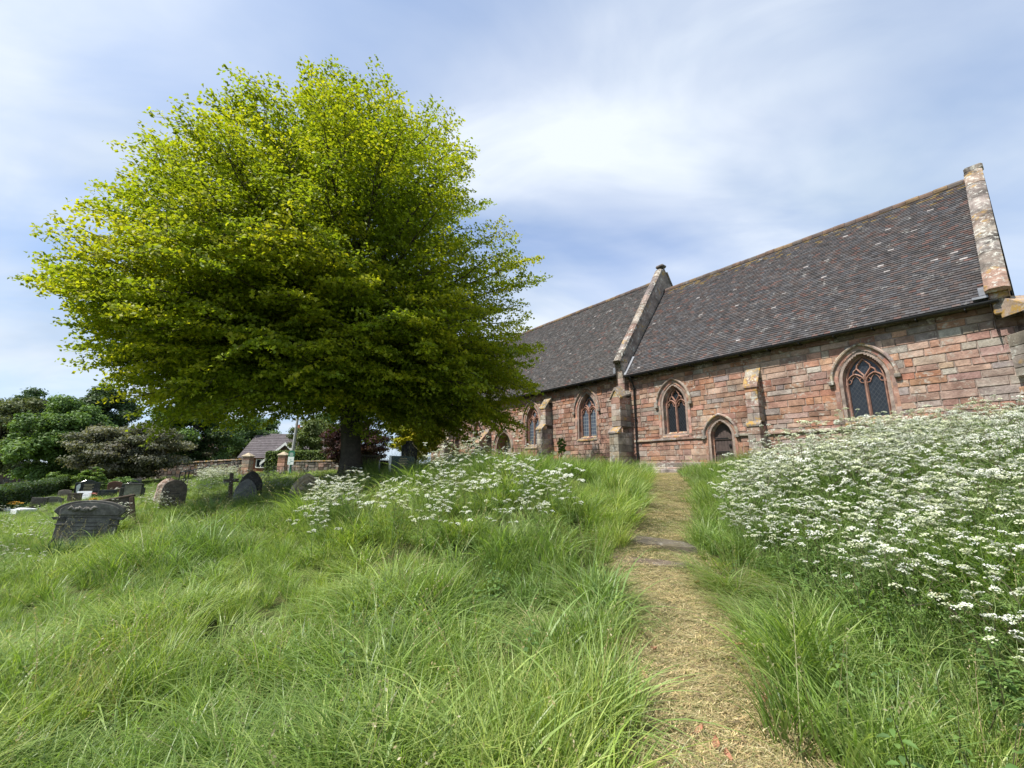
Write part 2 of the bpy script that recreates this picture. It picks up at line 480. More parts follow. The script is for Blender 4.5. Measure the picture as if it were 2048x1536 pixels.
OPEN = []      # (cx, a, R, zs, z0)
RED = [tuple(q_ * 1.06 for q_ in (c_[0], c_[1] * 1.06, c_[2] * 1.08)) for c_ in [(.31, .16, .105), (.34, .18, .125), (.29, .165, .12), (.27, .15, .11), (.34, .225, .17), (.36, .20, .14), (.31, .20, .155), (.38, .25, .19), (.26, .16, .125), (.33, .15, .095)]]
GREY = [(.30, .25, .21), (.27, .23, .20), (.36, .31, .26), (.24, .20, .175), (.33, .25, .20), (.31, .20, .16)]


def rc(pal, v=.12):
    c = random.choice(pal); k = random.uniform(1 - v, 1 + v * 1.2)
    return (c[0] * k, c[1] * k * random.uniform(.96, 1.05), c[2] * k * random.uniform(.94, 1.08))


def masonry(x0, x1, z0, z1, opens, course=(.15, .28), length=(.26, .78), greyness=lambda x, z: .08, y0=0.0, rough=.016):
    mb = MB(); z = z0
    while z < z1 - .05:
        h = random.uniform(*course)
        if z1 - z - h < .1: h = z1 - z
        x = x0
        while x < x1 - .02:
            l = random.uniform(*length) * (1 if random.random() < .8 else .6)
            if x1 - x - l < .14: l = x1 - x
            g = .006; gx_ = .007
            jj = lambda: random.uniform(-.006, .006)
            col_ = rc(GREY, .12) if random.random() < greyness(x + l / 2, z) else rc(RED, .11)
            dep = y0 - random.uniform(0, rough) - .004
            hit = [o for o in opens if abs((x + l / 2) - o[0]) < l / 2 + o[1] + .16 and z + h > o[4] - .05 and arch_hw(max(z, min(o[3], z + h)), *o[1:], .14) > 0]
            if not hit:
                bv = random.uniform(.008, .017)
                O = [(x + gx_ + jj(), y0 + .02, z + g + jj()), (x + l - gx_ + jj(), y0 + .02, z + g + jj()), (x + l - gx_ + jj(), y0 + .02, z + h - g + jj()), (x + gx_ + jj(), y0 + .02, z + h - g + jj())]
                cxm, czm = x + l / 2, z + h / 2
                I = [(p[0] + (bv if p[0] < cxm else -bv), dep + jj() * .7, p[2] + (bv if p[2] < czm else -bv)) for p in O]
                mb.poly(I, col_)
                for k in range(4): mb.poly([O[k], O[(k + 1) % 4], I[(k + 1) % 4], I[k]], col_)
            else:
                ns = max(3, int(h / .03)); dz = (h - 2 * g) / ns
                for k in range(ns):
                    za = z + g + k * dz; zb = za + dz; iv = [(x + gx_, x + l - gx_)]; 
                    def cut(zq):
                        s_ = [(x + gx_, x + l - gx_)]
                        for o in hit:
                            w = arch_hw(zq, *o[1:], .14)
                            if w <= 0: continue
                            a_, b_ = o[0] - w, o[0] + w; s2 = []
                            for (p, q_) in s_:
                                if b_ <= p or a_ >= q_: s2.append((p, q_)); continue
                                if a_ > p: s2.append((p, a_))
                                if b_ < q_: s2.append((b_, q_))
                            s_ = s2
                        return s_
                    for p, q_ in cut((za + zb) / 2):
                        if q_ - p < .004: continue
                        mb.poly([(p, dep, za), (q_, dep, za), (q_, dep, zb), (p, dep, zb)], col_)
                        if k == 0: mb.poly([(p, y0 + .02, za), (q_, y0 + .02, za), (q_, dep, za), (p, dep, za)], col_)
                        if k == ns - 1: mb.poly([(p, dep, zb), (q_, dep, zb), (q_, y0 + .02, zb), (p, y0 + .02, zb)], col_)
                        for xx in (p, q_): mb.poly([(xx, y0 + .02, za), (xx, dep, za), (xx, dep, zb), (xx, y0 + .02, zb)], col_)
            x += l
        z += h
    return mb


def backing(mb, x0, x1, z0, z1, opens, y=.012, dz=.05, c=(1, 1, 1)):
    zs = np.arange(z0, z1, dz)
    for za in zs:
        zb = min(za + dz, z1); s_ = [(x0, x1)]
        for o in opens:
            if zb <= o[4] or za < o[4] - .02: continue
            w = arch_hw((za + zb) / 2, *o[1:], .05)
            if w <= 0: continue
            a_, b_ = o[0] - w, o[0] + w; s2 = []
            for (p, q_) in s_:
                if b_ <= p or a_ >= q_: s2.append((p, q_)); continue
                if a_ > p: s2.append((p, a_))
                if b_ < q_: s2.append((b_, q_))
            s_ = s2
        for p, q_ in s_: mb.poly([(p, y, za), (q_, y, za), (q_, y, zb), (p, y, zb)], c)


# openings: cx, half width, radius, springing, sill
WIN_R = .833
o_w2 = (-3.30, .47, WIN_R, 4.42, 3.22); o_w1 = (-9.58, .45, .83, 4.42, 3.20); o_door = (-7.74, .35, .56, 2.98, 1.9)
o_w3 = (-14.35, .52, .98, 4.62, 3.32); o_w4 = (-18.55, .50, .98, 4.5, 3.10); o_d2 = (-21.3, .70, 1.0, 3.05, 1.8); o_w5 = (-24.3, .42, .8, 4.3, 3.3)
CH_X0, CH_X1, NV_X0 = -11.9, -0.02, -27.2
g_ch = lambda x, z: .20 + .75 * max(0, min(1, (x + 1.9) / 1.6)) + (.10 if z > 5.3 else 0) + (.25 if z < 2.1 else 0)
mb = masonry(CH_X0, CH_X1, 1.3, 5.85, [o_w2, o_w1, o_door], greyness=g_ch)
cw = mb.build('chancel_wall', M_WALL, CH)
bk = MB(); backing(bk, CH_X0, 0, 1.2, 6.0, [o_w2, o_w1, o_door])
bk.poly([(0, .012, 1.2), (0, 7.5, 1.2), (0, 7.5, 6.0), (0, 3.6, 11.2), (0, .012, 6.0)])
bk.poly([(CH_X0, 7.5, 1.2), (0, 7.5, 1.2), (0, 7.5, 6.0), (CH_X0, 7.5, 6.0)])
bk.build('mortar', M_MORT, cw)
mb = masonry(NV_X0, CH_X0 - .02, 1.3, 6.0, [o_w3, o_w4, o_d2, o_w5], greyness=lambda x, z: .10 + (.15 if z < 2.6 else 0), course=(.16, .27), length=(.26, .6), rough=.028)
nw = mb.build('nave_wall', M_WALL, CH)
bk = MB(); backing(bk, NV_X0, CH_X0, 1.2, 6.15, [o_w3, o_w4, o_d2, o_w5])
bk.poly([(NV_X0, .012, 1.2), (NV_X0, 7.7, 1.2), (NV_X0, 7.7, 6.1), (NV_X0, 3.75, 12), (NV_X0, .012, 6.1)])
bk.poly([(NV_X0, 7.7, 1.2), (CH_X0, 7.7, 1.2), (CH_X0, 7.7, 6.1), (NV_X0, 7.7, 6.1)])
bk.build('mortar', M_MORT, nw)

# string course and plinth under the chancel windows
mb = MB()
def slabs(x0, x1, y0, y1, z0, z1, L=.9, pal=RED, b=.012, slope=0.0):
    x = x0
    while x < x1 - .02:
        l = min(random.uniform(.7, 1.3) * L, x1 - x)
        c_ = rc(pal, .2); mb.box(x + .002, x + l - .002, y0 + random.uniform(-.006, .006), y1, z0 + random.uniform(-.004, .004), z1 + random.uniform(-.006, .004), c_, b)
        x += l
for a, b in ((CH_X0 + .35, -8.27), (-7.21, -6.6), (-6.12, -.6)):
    mb = MB(); slabs(a, b, -.075, .03, 2.93, 3.02, pal=GREY); mb.build('string_course', M_ASH, CH)
mb = MB()
slabs(CH_X0 + .4, -.1, -.12, .03, 1.75, 2.03, 1.0, GREY, .02); slabs(CH_X0 + .5, -.1, -.30, -.125, 1.5, 1.85, 1.2, GREY, .03); slabs(CH_X0 + .9, -9.2, -.62, -.31, 1.4, 1.76, .8, GREY, .03)
mb.build('plinth', M_ASH, CH)
mb = MB()
slabs(CH_X0 + .1, CH_X1, -.045, .03, 5.70, 5.86, .7, [(.17, .10, .075), (.2, .13, .1), (.15, .12, .10)], .02)
mb.build('eaves_course', M_WALL, CH); mb = MB()
slabs(NV_X0, CH_X0 - .3, -.04, .03, 5.86, 6.02, .7, [(.17, .10, .075), (.2, .13, .1), (.15, .12, .10)], .02)
mb.build('eaves_course', M_WALL, CH)


def ring_sweep(mb, o, prof, pal, z0=None, n=14, seg=2, arc_only=False):
    """sweep (d, y) profile round the opening o; stones change colour every few segments"""
    cx0, a, Rr, zs, zb = o; zb = z0 if z0 is not None else zb
    Ls = [arch(a, Rr, zs, zb, d, n) for d, y in prof]
    m = len(Ls[0]); i0, i1 = (2, m - 3) if arc_only else (0, m - 1)
    k = i0; cc = rc(pal, .2)
    for i in range(i0, i1):
        if (i - i0) % seg == 0: cc = rc(pal, .2)
        if not arc_only and (i < 2 or i >= m - 3):   # jamb courses
            pa, pb = [(L[i][0] + cx0, pr[1], L[i][1]) for L, pr in zip(Ls, prof)], [(L[i + 1][0] + cx0, pr[1], L[i + 1][1]) for L, pr in zip(Ls, prof)]
            ns = 2; 
            for s_ in range(ns):
                t0, t1 = s_ / ns, (s_ + 1) / ns; cc = rc(pal, .2)
                A = [tuple(np.array(p) * (1 - t0) + np.array(q_) * t0) for p, q_ in zip(pa, pb)]
                B = [tuple(np.array(p) * (1 - t1) + np.array(q_) * t1) for p, q_ in zip(pa, pb)]
                mb.grid([A, B], cc)
        else:
            A = [(L[i][0] + cx0, pr[1], L[i][1]) for L, pr in zip(Ls, prof)]
            B = [(L[i + 1][0] + cx0, pr[1], L[i + 1][1]) for L, pr in zip(Ls, prof)]
            mb.grid([A, B], cc)


SURP = [(.34, .17, .12), (.30, .16, .12), (.33, .21, .165), (.28, .19, .15), (.36, .20, .15), (.32, .25, .21)]


def bar(mb, pts, w, d, yc, c=(.33, .2, .15)):
    """moulded tracery bar along pts (x,z): chamfered section width w depth d"""
    P = [Vector((p[0], 0, p[1])) for p in pts]; rows = []
    sec = [(-w / 2, d * .35), (-w / 2, -d * .05), (-w * .16, -d * .5), (w * .16, -d * .5), (w / 2, -d * .05), (w / 2, d * .35)]
    for k, p in enumerate(P):
        t = (P[min(k + 1, len(P) - 1)] - P[max(k - 1, 0)]).normalized(); nn = Vector((t.z, 0, -t.x))
        rows.append([(p.x + nn.x * s_, yc + y, p.z + nn.z * s_) for s_, y in sec])
    mb.grid(rows, c, closed=True)


def arc(cx0, cz0, r, a0, a1, n=10):
    return [(cx0 + r * math.cos(R(a0 + (a1 - a0) * k / n)), cz0 + r * math.sin(R(a0 + (a1 - a0) * k / n))) for k in range(n + 1)]


def window(o, glass=M_GLASS, hood=True, pal=SURP, label=None, stone_m=None):
    cx0, a, Rr, zs, z0 = o
    stone_m = stone_m or M_SUR
    mb = MB()
    prof = [(0.0, .34), (0.0, .20), (.035, .165), (.045, .165), (.045, .14), (.085, .085), (.10, .085), (.105, .05), (.15, -.004), (.165, -.018), (.27, -.022), (.275, .02)]
    ring_sweep(mb, o, prof, pal, z0=z0 - .02)
    w = mb.build('window', stone_m, CH)
    # sill
    ms = MB()
    for k in range(3):
        xa = cx0 - a - .13 + k * (2 * a + .26) / 3; xb = xa + (2 * a + .26) / 3 - .004; cc = rc(pal + GREY, .15)
        ms.grid([[(xa, .26, z0 + .10), (xb, .26, z0 + .10)], [(xa, -.03, z0 - .10), (xb, -.03, z0 - .10)], [(xa, -.065, z0 - .115), (xb, -.065, z0 - .115)], [(xa, -.065, z0 - .17), (xb, -.065, z0 - .17)], [(xa, .02, z0 - .2), (xb, .02, z0 - .2)]], cc)
    ms.build('sill', M_CAP, w)
    if hood:
        mh = MB(); ring_sweep(mh, o, [(.262, .0), (.262, -.055), (.285, -.095), (.325, -.105), (.36, -.06), (.365, 0.02)], [(.28, .20, .16), (.33, .25, .2), (.26, .2, .17)], seg=3, arc_only=True)
        for s_ in (-1, 1):
            xx = cx0 + s_ * (a + .315); mh.box(xx - .075, xx + .075, -.13, .01, zs - .10, zs + .03, (.22, .19, .16), .02)
        mh.build('hood_mould', M_ASH, w)
    # glass
    L = arch(a, Rr, zs, z0, 0.01)
    mg = MB(); mg.poly([(x + cx0, .235, z) for x, z in L][::-1], (1, 1, 1))
    mg.build('glass', glass, w)
    # tracery
    mt = MB(); y = .20; cs = (.33, .185, .14)
    wl = a / 2; bw = .075
    bar(mt, [(cx0, z0), (cx0, zs - .02)], bw + .01, .13, y, cs)
    L = arch(a, Rr, zs, z0, -.02); bar(mt, [(x + cx0, z) for x, z in L], .06, .12, y + .003, cs)
    zl = zs - .12                                   # springing of the two lights
    for s_ in (-1, 1):
        cl_ = cx0 + s_ * wl; r = wl * 1.45; c = r - wl; top = math.degrees(math.acos(c / r))
        A = arc(cl_ + c, zl, r, 180, 180 - top, 8); B = arc(cl_ - c, zl, r, top, 0, 8)
        bar(mt, A, .055, .11, y + .005, cs); bar(mt, B, .055, .11, y + .006, cs)
        hz_ = math.sqrt(r * r - c * c)
        # trefoil cusps inside each light head
        for sg in (-1, 1):
            bar(mt, [(cl_ + sg * wl * .95, zl + .03), (cl_ + sg * wl * .55, zl + .05), (cl_ + sg * wl * .42, zl + .11), (cl_ + sg * wl * .55, zl + .17), (cl_ + sg * wl * .80, zl + .19)], .03, .06, y + .01, cs)
            bar(mt, [(cl_ + sg * wl * .42, zl + .11), (cl_ + sg * wl * .36, zl + .17), (cl_ + sg * wl * .22, zl + .22), (cl_, zl + hz_ - .05)], .024, .05, y + .012, cs)
        # curving branch from the mullion up round the side eyelet
        bar(mt, [(cx0 + s_ * .01, zs + .02), (cx0 + s_ * .02, zs + .14), (cx0 + s_ * a * .22, zs + .26), (cx0 + s_ * a * .36, zs + .36), (cx0 + s_ * a * .33, zs + .46), (cx0 + s_ * a * .2, zs + .54), (cx0, zs + .66)], .05, .11, y + .004, cs)
        bar(mt, [(cl_, zl + hz_ - .02), (cl_ + s_ * .04, zs + .20), (cl_ + s_ * .02, zs + .30), (cx0 + s_ * a * .37, zs + .37)], .045, .10, y + .008, cs)
    mt.build('tracery', stone_m, w)
    return w


PINK = [(.40, .21, .16), (.36, .19, .14), (.40, .26, .21)]
window(o_w2); window(o_w1)
window(o_w3, M_GLASS2, pal=PINK); window(o_w4, M_GLASS2, pal=PINK); window(o_w5, M_GLASS2, pal=PINK)


def doorway(o, recess, leaf=True, pal=SURP):
    cx0, a, Rr, zs, z0 = o
    mb = MB()
    prof = [(0, recess + .1), (0, recess * .75), (.03, recess * .7), (.06, recess * .55), (.07, recess * .4), (.10, recess * .3), (.12, .06), (.16, -.004), (.17, -.02), (.25, -.024), (.255, .02)]
    ring_sweep(mb, o, prof, pal, z0=z0 - .3)
    d = mb.build('door', M_SUR, CH)
    mh = MB(); ring_sweep(mh, o, [(.235, 0), (.235, -.055), (.26, -.095), (.295, -.1), (.33, -.055), (.335, .02)], GREY, seg=3, arc_only=True)
    for s_ in (-1, 1):
        xx = cx0 + s_ * (a + .285); mh.box(xx - .07, xx + .07, -.13, .01, zs - .09, zs + .03, (.22, .19, .16), .02)
    mh.build('hood_mould', M_ASH, d)
    L = arch(a, Rr, zs, z0 - .3, .01)
    if leaf:
        ml = MB(); y = recess + .02
        ns = 6
        for k in range(ns):
            xa = -a + 2 * a * k / ns + .006; xb = -a + 2 * a * (k + 1) / ns - .006
            ta = zs + (math.sqrt(max(0, Rr ** 2 - (Rr - a + abs(xa)) ** 2))); tb = zs + (math.sqrt(max(0, Rr ** 2 - (Rr - a + abs(xb)) ** 2)))
            v = random.uniform(.8, 1.3); cc = (v, v, v)
            ml.poly([(cx0 + xa, y, z0 - .3), (cx0 + xb, y, z0 - .3), (cx0 + xb, y, tb), (cx0 + xa, y, ta)], cc)
        ml.box(cx0 - a, cx0 + a, y - .035, y - .001, zs - .12, zs - .02); ml.box(cx0 - a, cx0 + a, y - .035, y - .001, zs - .62, zs - .52)
        ml.poly([(x + cx0, y + .012, z) for x, z in L][::-1], (.3, .3, .3))
        lf = ml.build('door_leaf', M_DOOR, d)
        hb = MB()
        for zz_ in (zs - .07, zs - .57): hb = MB(); hb.box(cx0 - a * .9, cx0 + a * .5, y - .046, y - .037, zz_ - .02, zz_ + .02); hb.build('hinge', M_IRON, lf)
        hb = MB()
        hb.box(cx0 + a * .5, cx0 + a * .72, y - .05, y - .002, zs - .40, zs - .30, bev=.008)
        hb.build('lock', M_IRON, lf)
    else:
        ml = MB(); ml.poly([(x + cx0, recess + .05, z) for x, z in L][::-1], (.36, .30, .27)); ml.build('door_leaf', M_SUR, d)
    return d


doorway(o_door, .22); doorway(o_d2, .55, leaf=False, pal=PINK)


def buttress(xc, w, stages, ztop_wall, ang=0.0, base=(0, 0), pal=GREY, gable=False, mix=.5):
    """stages: list of (z0, z1, projection); sloping weathering between; top slopes back to ztop_wall"""
    Mx = Matrix.Translation((xc + base[0], base[1], 0)) @ Matrix.Rotation(ang, 4, 'Z')
    mb = MB(); CL = []
    for si, (z0, z1, pr) in enumerate(stages):
        z = z0
        while z < z1 - .04:
            h = random.uniform(.2, .32)
            if z1 - z - h < .12: h = z1 - z
            spl = random.random() < .5
            yA, yB = -pr, .05
            cut_ = yA + (yB - yA) * random.uniform(.4, .65)
            for (ya, yb) in ((yA, cut_), (cut_, yB)):
                cc = rc(pal, .18) if random.random() > mix * .35 else rc(RED, .15)
                jw = random.uniform(-.008, .006)
                xs = [(-w / 2 - jw, w / 2 + jw)]
                if ya == yA and spl: m_ = random.uniform(-.1, .1) * w; xs = [(-w / 2 - jw, m_), (m_, w / 2 + jw)]
                for xa, xb in xs:
                    if len(xs) > 1: cc = rc(pal, .2)
                    mb.box(xa + .002, xb - .002, ya - jw, yb - .003, z + .003, z + h - .004, cc, .012, .002, M=Mx)
            z += h
        nxt = stages[si + 1][2] if si + 1 < len(stages) else 0.0
        ztop = (z1 + (pr - nxt) * 1.05) if si + 1 < len(stages) else ztop_wall
        caps = MB()
        if si + 1 < len(stages) or not gable:
            e = .035
            nsl = 2 if (pr - nxt) > .25 else 1
            for k in range(nsl):
                t0, t1 = k / nsl, (k + 1) / nsl
                ya, yb = -pr - e + (pr - nxt + e) * t0, -pr - e + (pr - nxt + e) * t1 + .004
                za, zb = z1 + (ztop - z1) * t0, z1 + (ztop - z1) * t1
                cc = rc(GREY, .2)
                P = [[(-w / 2 - e, ya, za - .05 + .05 * 0), (w / 2 + e, ya, za - .05)], [(-w / 2 - e, ya, za + .02), (w / 2 + e, ya, za + .02)], [(-w / 2 - e, yb, zb + .02), (w / 2 + e, yb, zb + .02)]]
                P = [[tuple(Mx @ Vector(p)) for p in r_] for r_ in P]
                caps.grid(P, cc)
                for s_ in (-1, 1):
                    caps.poly([tuple(Mx @ Vector(p)) for p in ((s_ * (w / 2 + e), ya, za - .05), (s_ * (w / 2 + e), yb, za - .05), (s_ * (w / 2 + e), yb, zb + .02), (s_ * (w / 2 + e), ya, za + .02))], cc)
        else:   # gablet
            e = .05; hg = .42
            for s_ in (-1, 1):
                cc = rc(GREY, .2)
                P = [[(0, -pr - e, z1 + hg), (0, 0.02, z1 + hg + .28)], [(s_ * (w / 2 + e), -pr - e, z1 - .06), (s_ * (w / 2 + e), 0.02, z1 + .22)], [(s_ * (w / 2 + e), -pr - e + .01, z1 - .13), (s_ * (w / 2 + e), 0.02, z1 + .15)], [(0, -pr - e + .01, z1 + hg - .09), (0, .02, z1 + hg + .2)]]
                P = [[tuple(Mx @ Vector(p)) for p in r_] for r_ in P]
                caps.grid(P, cc)
            caps.poly([tuple(Mx @ Vector(p)) for p in ((-w / 2, -pr, z1 - .02), (w / 2, -pr, z1 - .02), (0, -pr, z1 + hg - .06))], rc(GREY))
            caps.poly([tuple(Mx @ Vector(p)) for p in ((-w / 2 - e, -pr - e, z1 - .06), (-w / 2 - e, -pr - e, z1 - .13), (0, -pr - e, z1 + hg - .10), (0, -pr - e, z1 + hg))], rc(GREY))
            caps.poly([tuple(Mx @ Vector(p)) for p in ((w / 2 + e, -pr - e, z1 - .06), (w / 2 + e, -pr - e, z1 - .13), (0, -pr - e, z1 + hg - .10), (0, -pr - e, z1 + hg))][::-1], rc(GREY))
        CL.append(caps)
    b = mb.build('buttress', M_ASH, CH)
    for c_ in CL: c_.build('weathering', M_CAP, b)
    return b


buttress(-6.36, .42, [(1.3, 3.25, .52), (3.38, 4.62, .40)], 5.34, mix=.8)
buttress(-11.95, .50, [(1.3, 3.35, 1.0), (3.62, 4.95, .78)], 5.6, gable=True)
# pilaster above the gablet carrying the kneeler
mb = MB(); z = 5.1
while z < 6.75:
    h = .26; mb.box(-12.13, -11.77, -.30, .05, z, z + h - .006, rc(GREY, .2), .012); z += h
mb.build('pilaster', M_ASH, CH)
buttress(-17.1, .46, [(1.3, 3.9, .75), (4.1, 5.05, .5)], 5.75, pal=GREY)
buttress(-22.9, .55, [(1.3, 3.45, .9)], 4.4, pal=GREY)
buttress(-27.0, .62, [(1.3, 3.6, 1.15), (3.9, 5.3, .85)], 6.0, pal=GREY)
buttress(-.12, .62, [(1.3, 3.7, 1.75), (3.95, 5.0, 1.35)], 6.0, ang=R(45), mix=.2)

# roofs
TILE = [(.082, .070, .066), (.070, .061, .060), (.090, .073, .067), (.068, .064, .066), (.098, .071, .062), (.084, .079, .080), (.062, .055, .053), (.10, .092, .09)]


def roof(x0, x1, ye, ze, yr, zr, pale=.006, warm=1.0, ridge_moss=True, name='roof'):
    mb = MB(); L = math.hypot(yr - ye, zr - ze); sy, sz = (yr - ye) / L, (zr - ze) / L; ny, nz_ = -sz, sy
    rows = int(L / .107); gd = L / rows; tw = .168
    for r in range(rows):
        s0 = r * gd; s1 = s0 + gd + .015
        off = (r % 2) * tw / 2; nx_ = int((x1 - x0) / tw) + 2
        sag = 0
        for k in range(nx_):
            xa = x0 - off + k * tw; xb = xa + tw - .004
            xa = max(xa, x0); xb = min(xb, x1)
            if xb - xa < .03: continue
            v = random.random(); up = s0 / L
            c_ = random.choice(TILE); kk = random.uniform(.84, 1.18)
            c_ = (c_[0] * kk, c_[1] * kk * (1 if warm > .9 else 1.0), c_[2] * kk)
            if warm < .9: gsc = (c_[0] + c_[1] + c_[2]) / 3; c_ = (c_[0] * .55 + gsc * .52, c_[1] * .55 + gsc * .47, c_[2] * .55 + gsc * .40)
            nzv = vnoise(np.array([xa]), np.array([s0]), .9, 21)[0]
            if random.random() < .06 * warm * nzv * 2: c_ = (.125, .072, .060)
            if random.random() < pale * (1.8 if nzv > .5 else .5): c_ = (.30, .265, .245)
            if ridge_moss and random.random() < max(0, (up - .86) * 5) * (.3 + nzv): c_ = (.18, .125, .055)
            t0 = .030 + random.uniform(-.003, .006); t1 = .008
            A = [(xa, ye + sy * s0 + ny * t0, ze + sz * s0 + nz_ * t0), (xb, ye + sy * s0 + ny * (t0 + random.uniform(-.003, .003)), ze + sz * s0 + nz_ * t0),
                 (xb, ye + sy * s1 + ny * t1, ze + sz * s1 + nz_ * t1), (xa, ye + sy * s1 + ny * t1, ze + sz * s1 + nz_ * t1)]
            B = [(xa, ye + sy * s0 + ny * (t0 - .022), ze + sz * s0 + nz_ * (t0 - .022)), (xb, ye + sy * s0 + ny * (t0 - .022), ze + sz * s0 + nz_ * (t0 - .022))]
            mb.poly(A, c_); mb.poly([B[0], B[1], A[1], A[0]], tuple(q_ * .8 for q_ in c_))
    # underside, far slope
    mb.poly([(x0, ye, ze - .02), (x1, ye, ze - .02), (x1, yr, zr - .02), (x0, yr, zr - .02)][::-1], (.06, .05, .045))
    mb.poly([(x0, yr, zr), (x1, yr, zr), (x1, 2 * yr - ye, ze), (x0, 2 * yr - ye, ze)], (.07, .055, .05))
    ro = mb.build(name, M_TILE, CH)
    mr = MB(); x = x0
    while x < x1 - .05:
        l = min(.36, x1 - x); cc = random.choice([(.16, .10, .07), (.12, .085, .07), (.20, .13, .07), (.14, .11, .09)]); lift = random.uniform(-.008, .010)
        prof = [(yr + .15 * math.cos(R(a_)), zr - .07 + lift + .15 * math.sin(R(a_))) for a_ in (200, 165, 130, 90, 50, 15, -20)]
        mr.grid([[(x + .004, py__, pz__) for py__, pz__ in prof], [(x + l - .004, py__, pz__ ) for py__, pz__ in prof]], cc, flip=True)
        x += l
    mr.build('ridge_tile', M_TILE, ro)
    return ro


roof(-11.75, -.52, -.34, 5.93, 3.62, 11.24)
roof(-27.3, -12.2, -.34, 6.06, 3.75, 12.0, pale=.0015, warm=.6, ridge_moss=False)


def coping(x0, x1, ye, ze, yr, zr, th=.16, lift=.22, far=True):
    """parapet coping slabs following a gable slope, standing on a low parapet"""
    mb = MB(); L = math.hypot(yr - ye, zr - ze); s = 0; sy, sz = (yr - ye) / L, (zr - ze) / L; ny, nz_ = -sz, sy
    sides = [1, -1] if far else [1]
    for sd in sides:
        s = 0
        while s < L - .05:
            l = min(random.uniform(.55, .95), L - s)
            if L - s - l < .3: l = L - s
            e = random.uniform(-.01, .01); cc = rc(GREY, .2)
            P = []
            for t in (s + .004, s + l - .004):
                row = []
                for xx, dn in ((x0 - .04, lift), (x0 - .04, lift + th * .6), (x0 + .05, lift + th), (x1 - .05, lift + th), (x1 + .04, lift + th * .6), (x1 + .04, lift)):
                    y = ye + sy * t + ny * (dn + e); z = ze + sz * t + nz_ * (dn + e)
                    row.append((xx, y if sd == 1 else 2 * yr - y, z))
                P.append(row)
            mb.grid(P, cc, closed=True); mb.poly(P[0][::-1], cc); mb.poly(P[1], cc)
            s += l
    c_ = mb.build('gable_coping', M_COPE, CH)
    mw = MB()
    for xx, fl in ((x0, 0), (x1, 1)):
        pts = [(xx, ye, ze - .9), (xx, ye + ny * lift, ze + nz_ * lift), (xx, yr, zr + lift / sy * 1.0), (xx, yr, ze - .9)]
        pts2 = [(xx, 2 * yr - p[1], p[2]) for p in pts]
        mw.poly(pts, (.26, .21, .18)); mw.poly(pts2, (.26, .21, .18))
    mw.build('parapet', M_ASH, c_)
    # kneeler
    mk = MB(); zk = ze + .18
    mk.box(x0 - .05, x1 + .05, ye - .16, ye + .25, zk - .02, zk + .14, rc(GREY), .02); mk.box(x0 - .01, x1 + .01, ye - .04, ye + .25, zk - .22, zk - .025, rc(GREY), .02); mk.box(x0 + .02, x1 - .02, ye + .03, ye + .3, zk - .6, zk - .225, rc(GREY), .02)
    mk.build('kneeler', M_CAP, c_)
    return c_


coping(-12.13, -11.79, -.30, 6.45, 3.7, 12.25)
coping(-.50, -.16, -.30, 5.98, 3.62, 11.24, lift=.17, th=.13)
mb = MB(); cp = [(3.62, 12.1)]
mb.box(-.53, -.09, 3.45, 3.78, 11.42, 11.64, rc(GREY), .05); mb.build('apex_stone', M_COPE, CH); mb = MB(); mb.box(-12.2, -11.73, 3.50, 3.90, 12.62, 12.80, rc(GREY), .06)
mb.build('apex_stone', M_COPE, CH)
# lead flashings, gutter ends
mb = MB()
mb.grid([[(-11.62, -.36, 5.98), (-11.74, -.36, 6.0)], [(-11.60, .35, 6.95), (-11.74, .35, 6.98)]], (1, 1, 1))
mb.build('lead_flashing', M_LEAD, CH); mb = MB(); mb.box(-12.34, -12.2, -.36, .1, 6.12, 6.42, bev=.02); mb.build('lead_flashing', M_LEAD, CH); mb = MB()
mb.box(-.78, -.5, -.42, -.1, 6.0, 6.06); mb.box(-.66, -.52, -.30, -.1, 6.1, 6.32, bev=.01)
mb.build('lead_flashing', M_LEAD, CH)


def gutter(x0, x1, y, z):
    mb = MB()
    prof = [(y + .055 * math.cos(R(a_)), z + .055 * math.sin(R(a_))) for a_ in range(180, 361, 22)]
    prof = [(prof[0][0], z + .01)] + prof + [(prof[-1][0], z + .01)]
    mb.grid([[(x0, a_, b_) for a_, b_ in prof], [(x1, a_, b_) for a_, b_ in prof]], (1, 1, 1), sm=True)
    mb.grid([[(x0, y + (a_ - y) * .88, b_ + .004) for a_, b_ in prof], [(x1, y + (a_ - y) * .88, b_ + .004) for a_, b_ in prof]], (1, 1, 1), sm=True, flip=True)
    g = mb.build('gutter', M_IRON, CH)
    k = x0 + .3
    while k < x1: mb = MB(); mb.box(k - .012, k + .012, y - .02, .0, z - .10, z - .055); mb.build('bracket', M_IRON, g); k += .95


gutter(-11.7, -.35, -.345, 5.90); gutter(-27.2, -12.25, -.345, 6.03)
for xx, zt, y in ((-11.42, 5.86, -.09), (-26.55, 6.0, -.5)):
    mb = MB(); mb.tube([(xx, -.345, zt), (xx, -.33, zt - .1), (xx, y - .06, zt - .32), (xx, y, zt - .42), (xx, y, 1.5)], .038, 8)
    dp = mb.build('downpipe', M_IRON, CH)
    for zc in (5.3, 3.9, 2.4): mb = MB(); mb.box(xx - .06, xx + .06, y - .05, min(0, y + .06), zc, zc + .05); mb.build('clamp', M_IRON, dp)

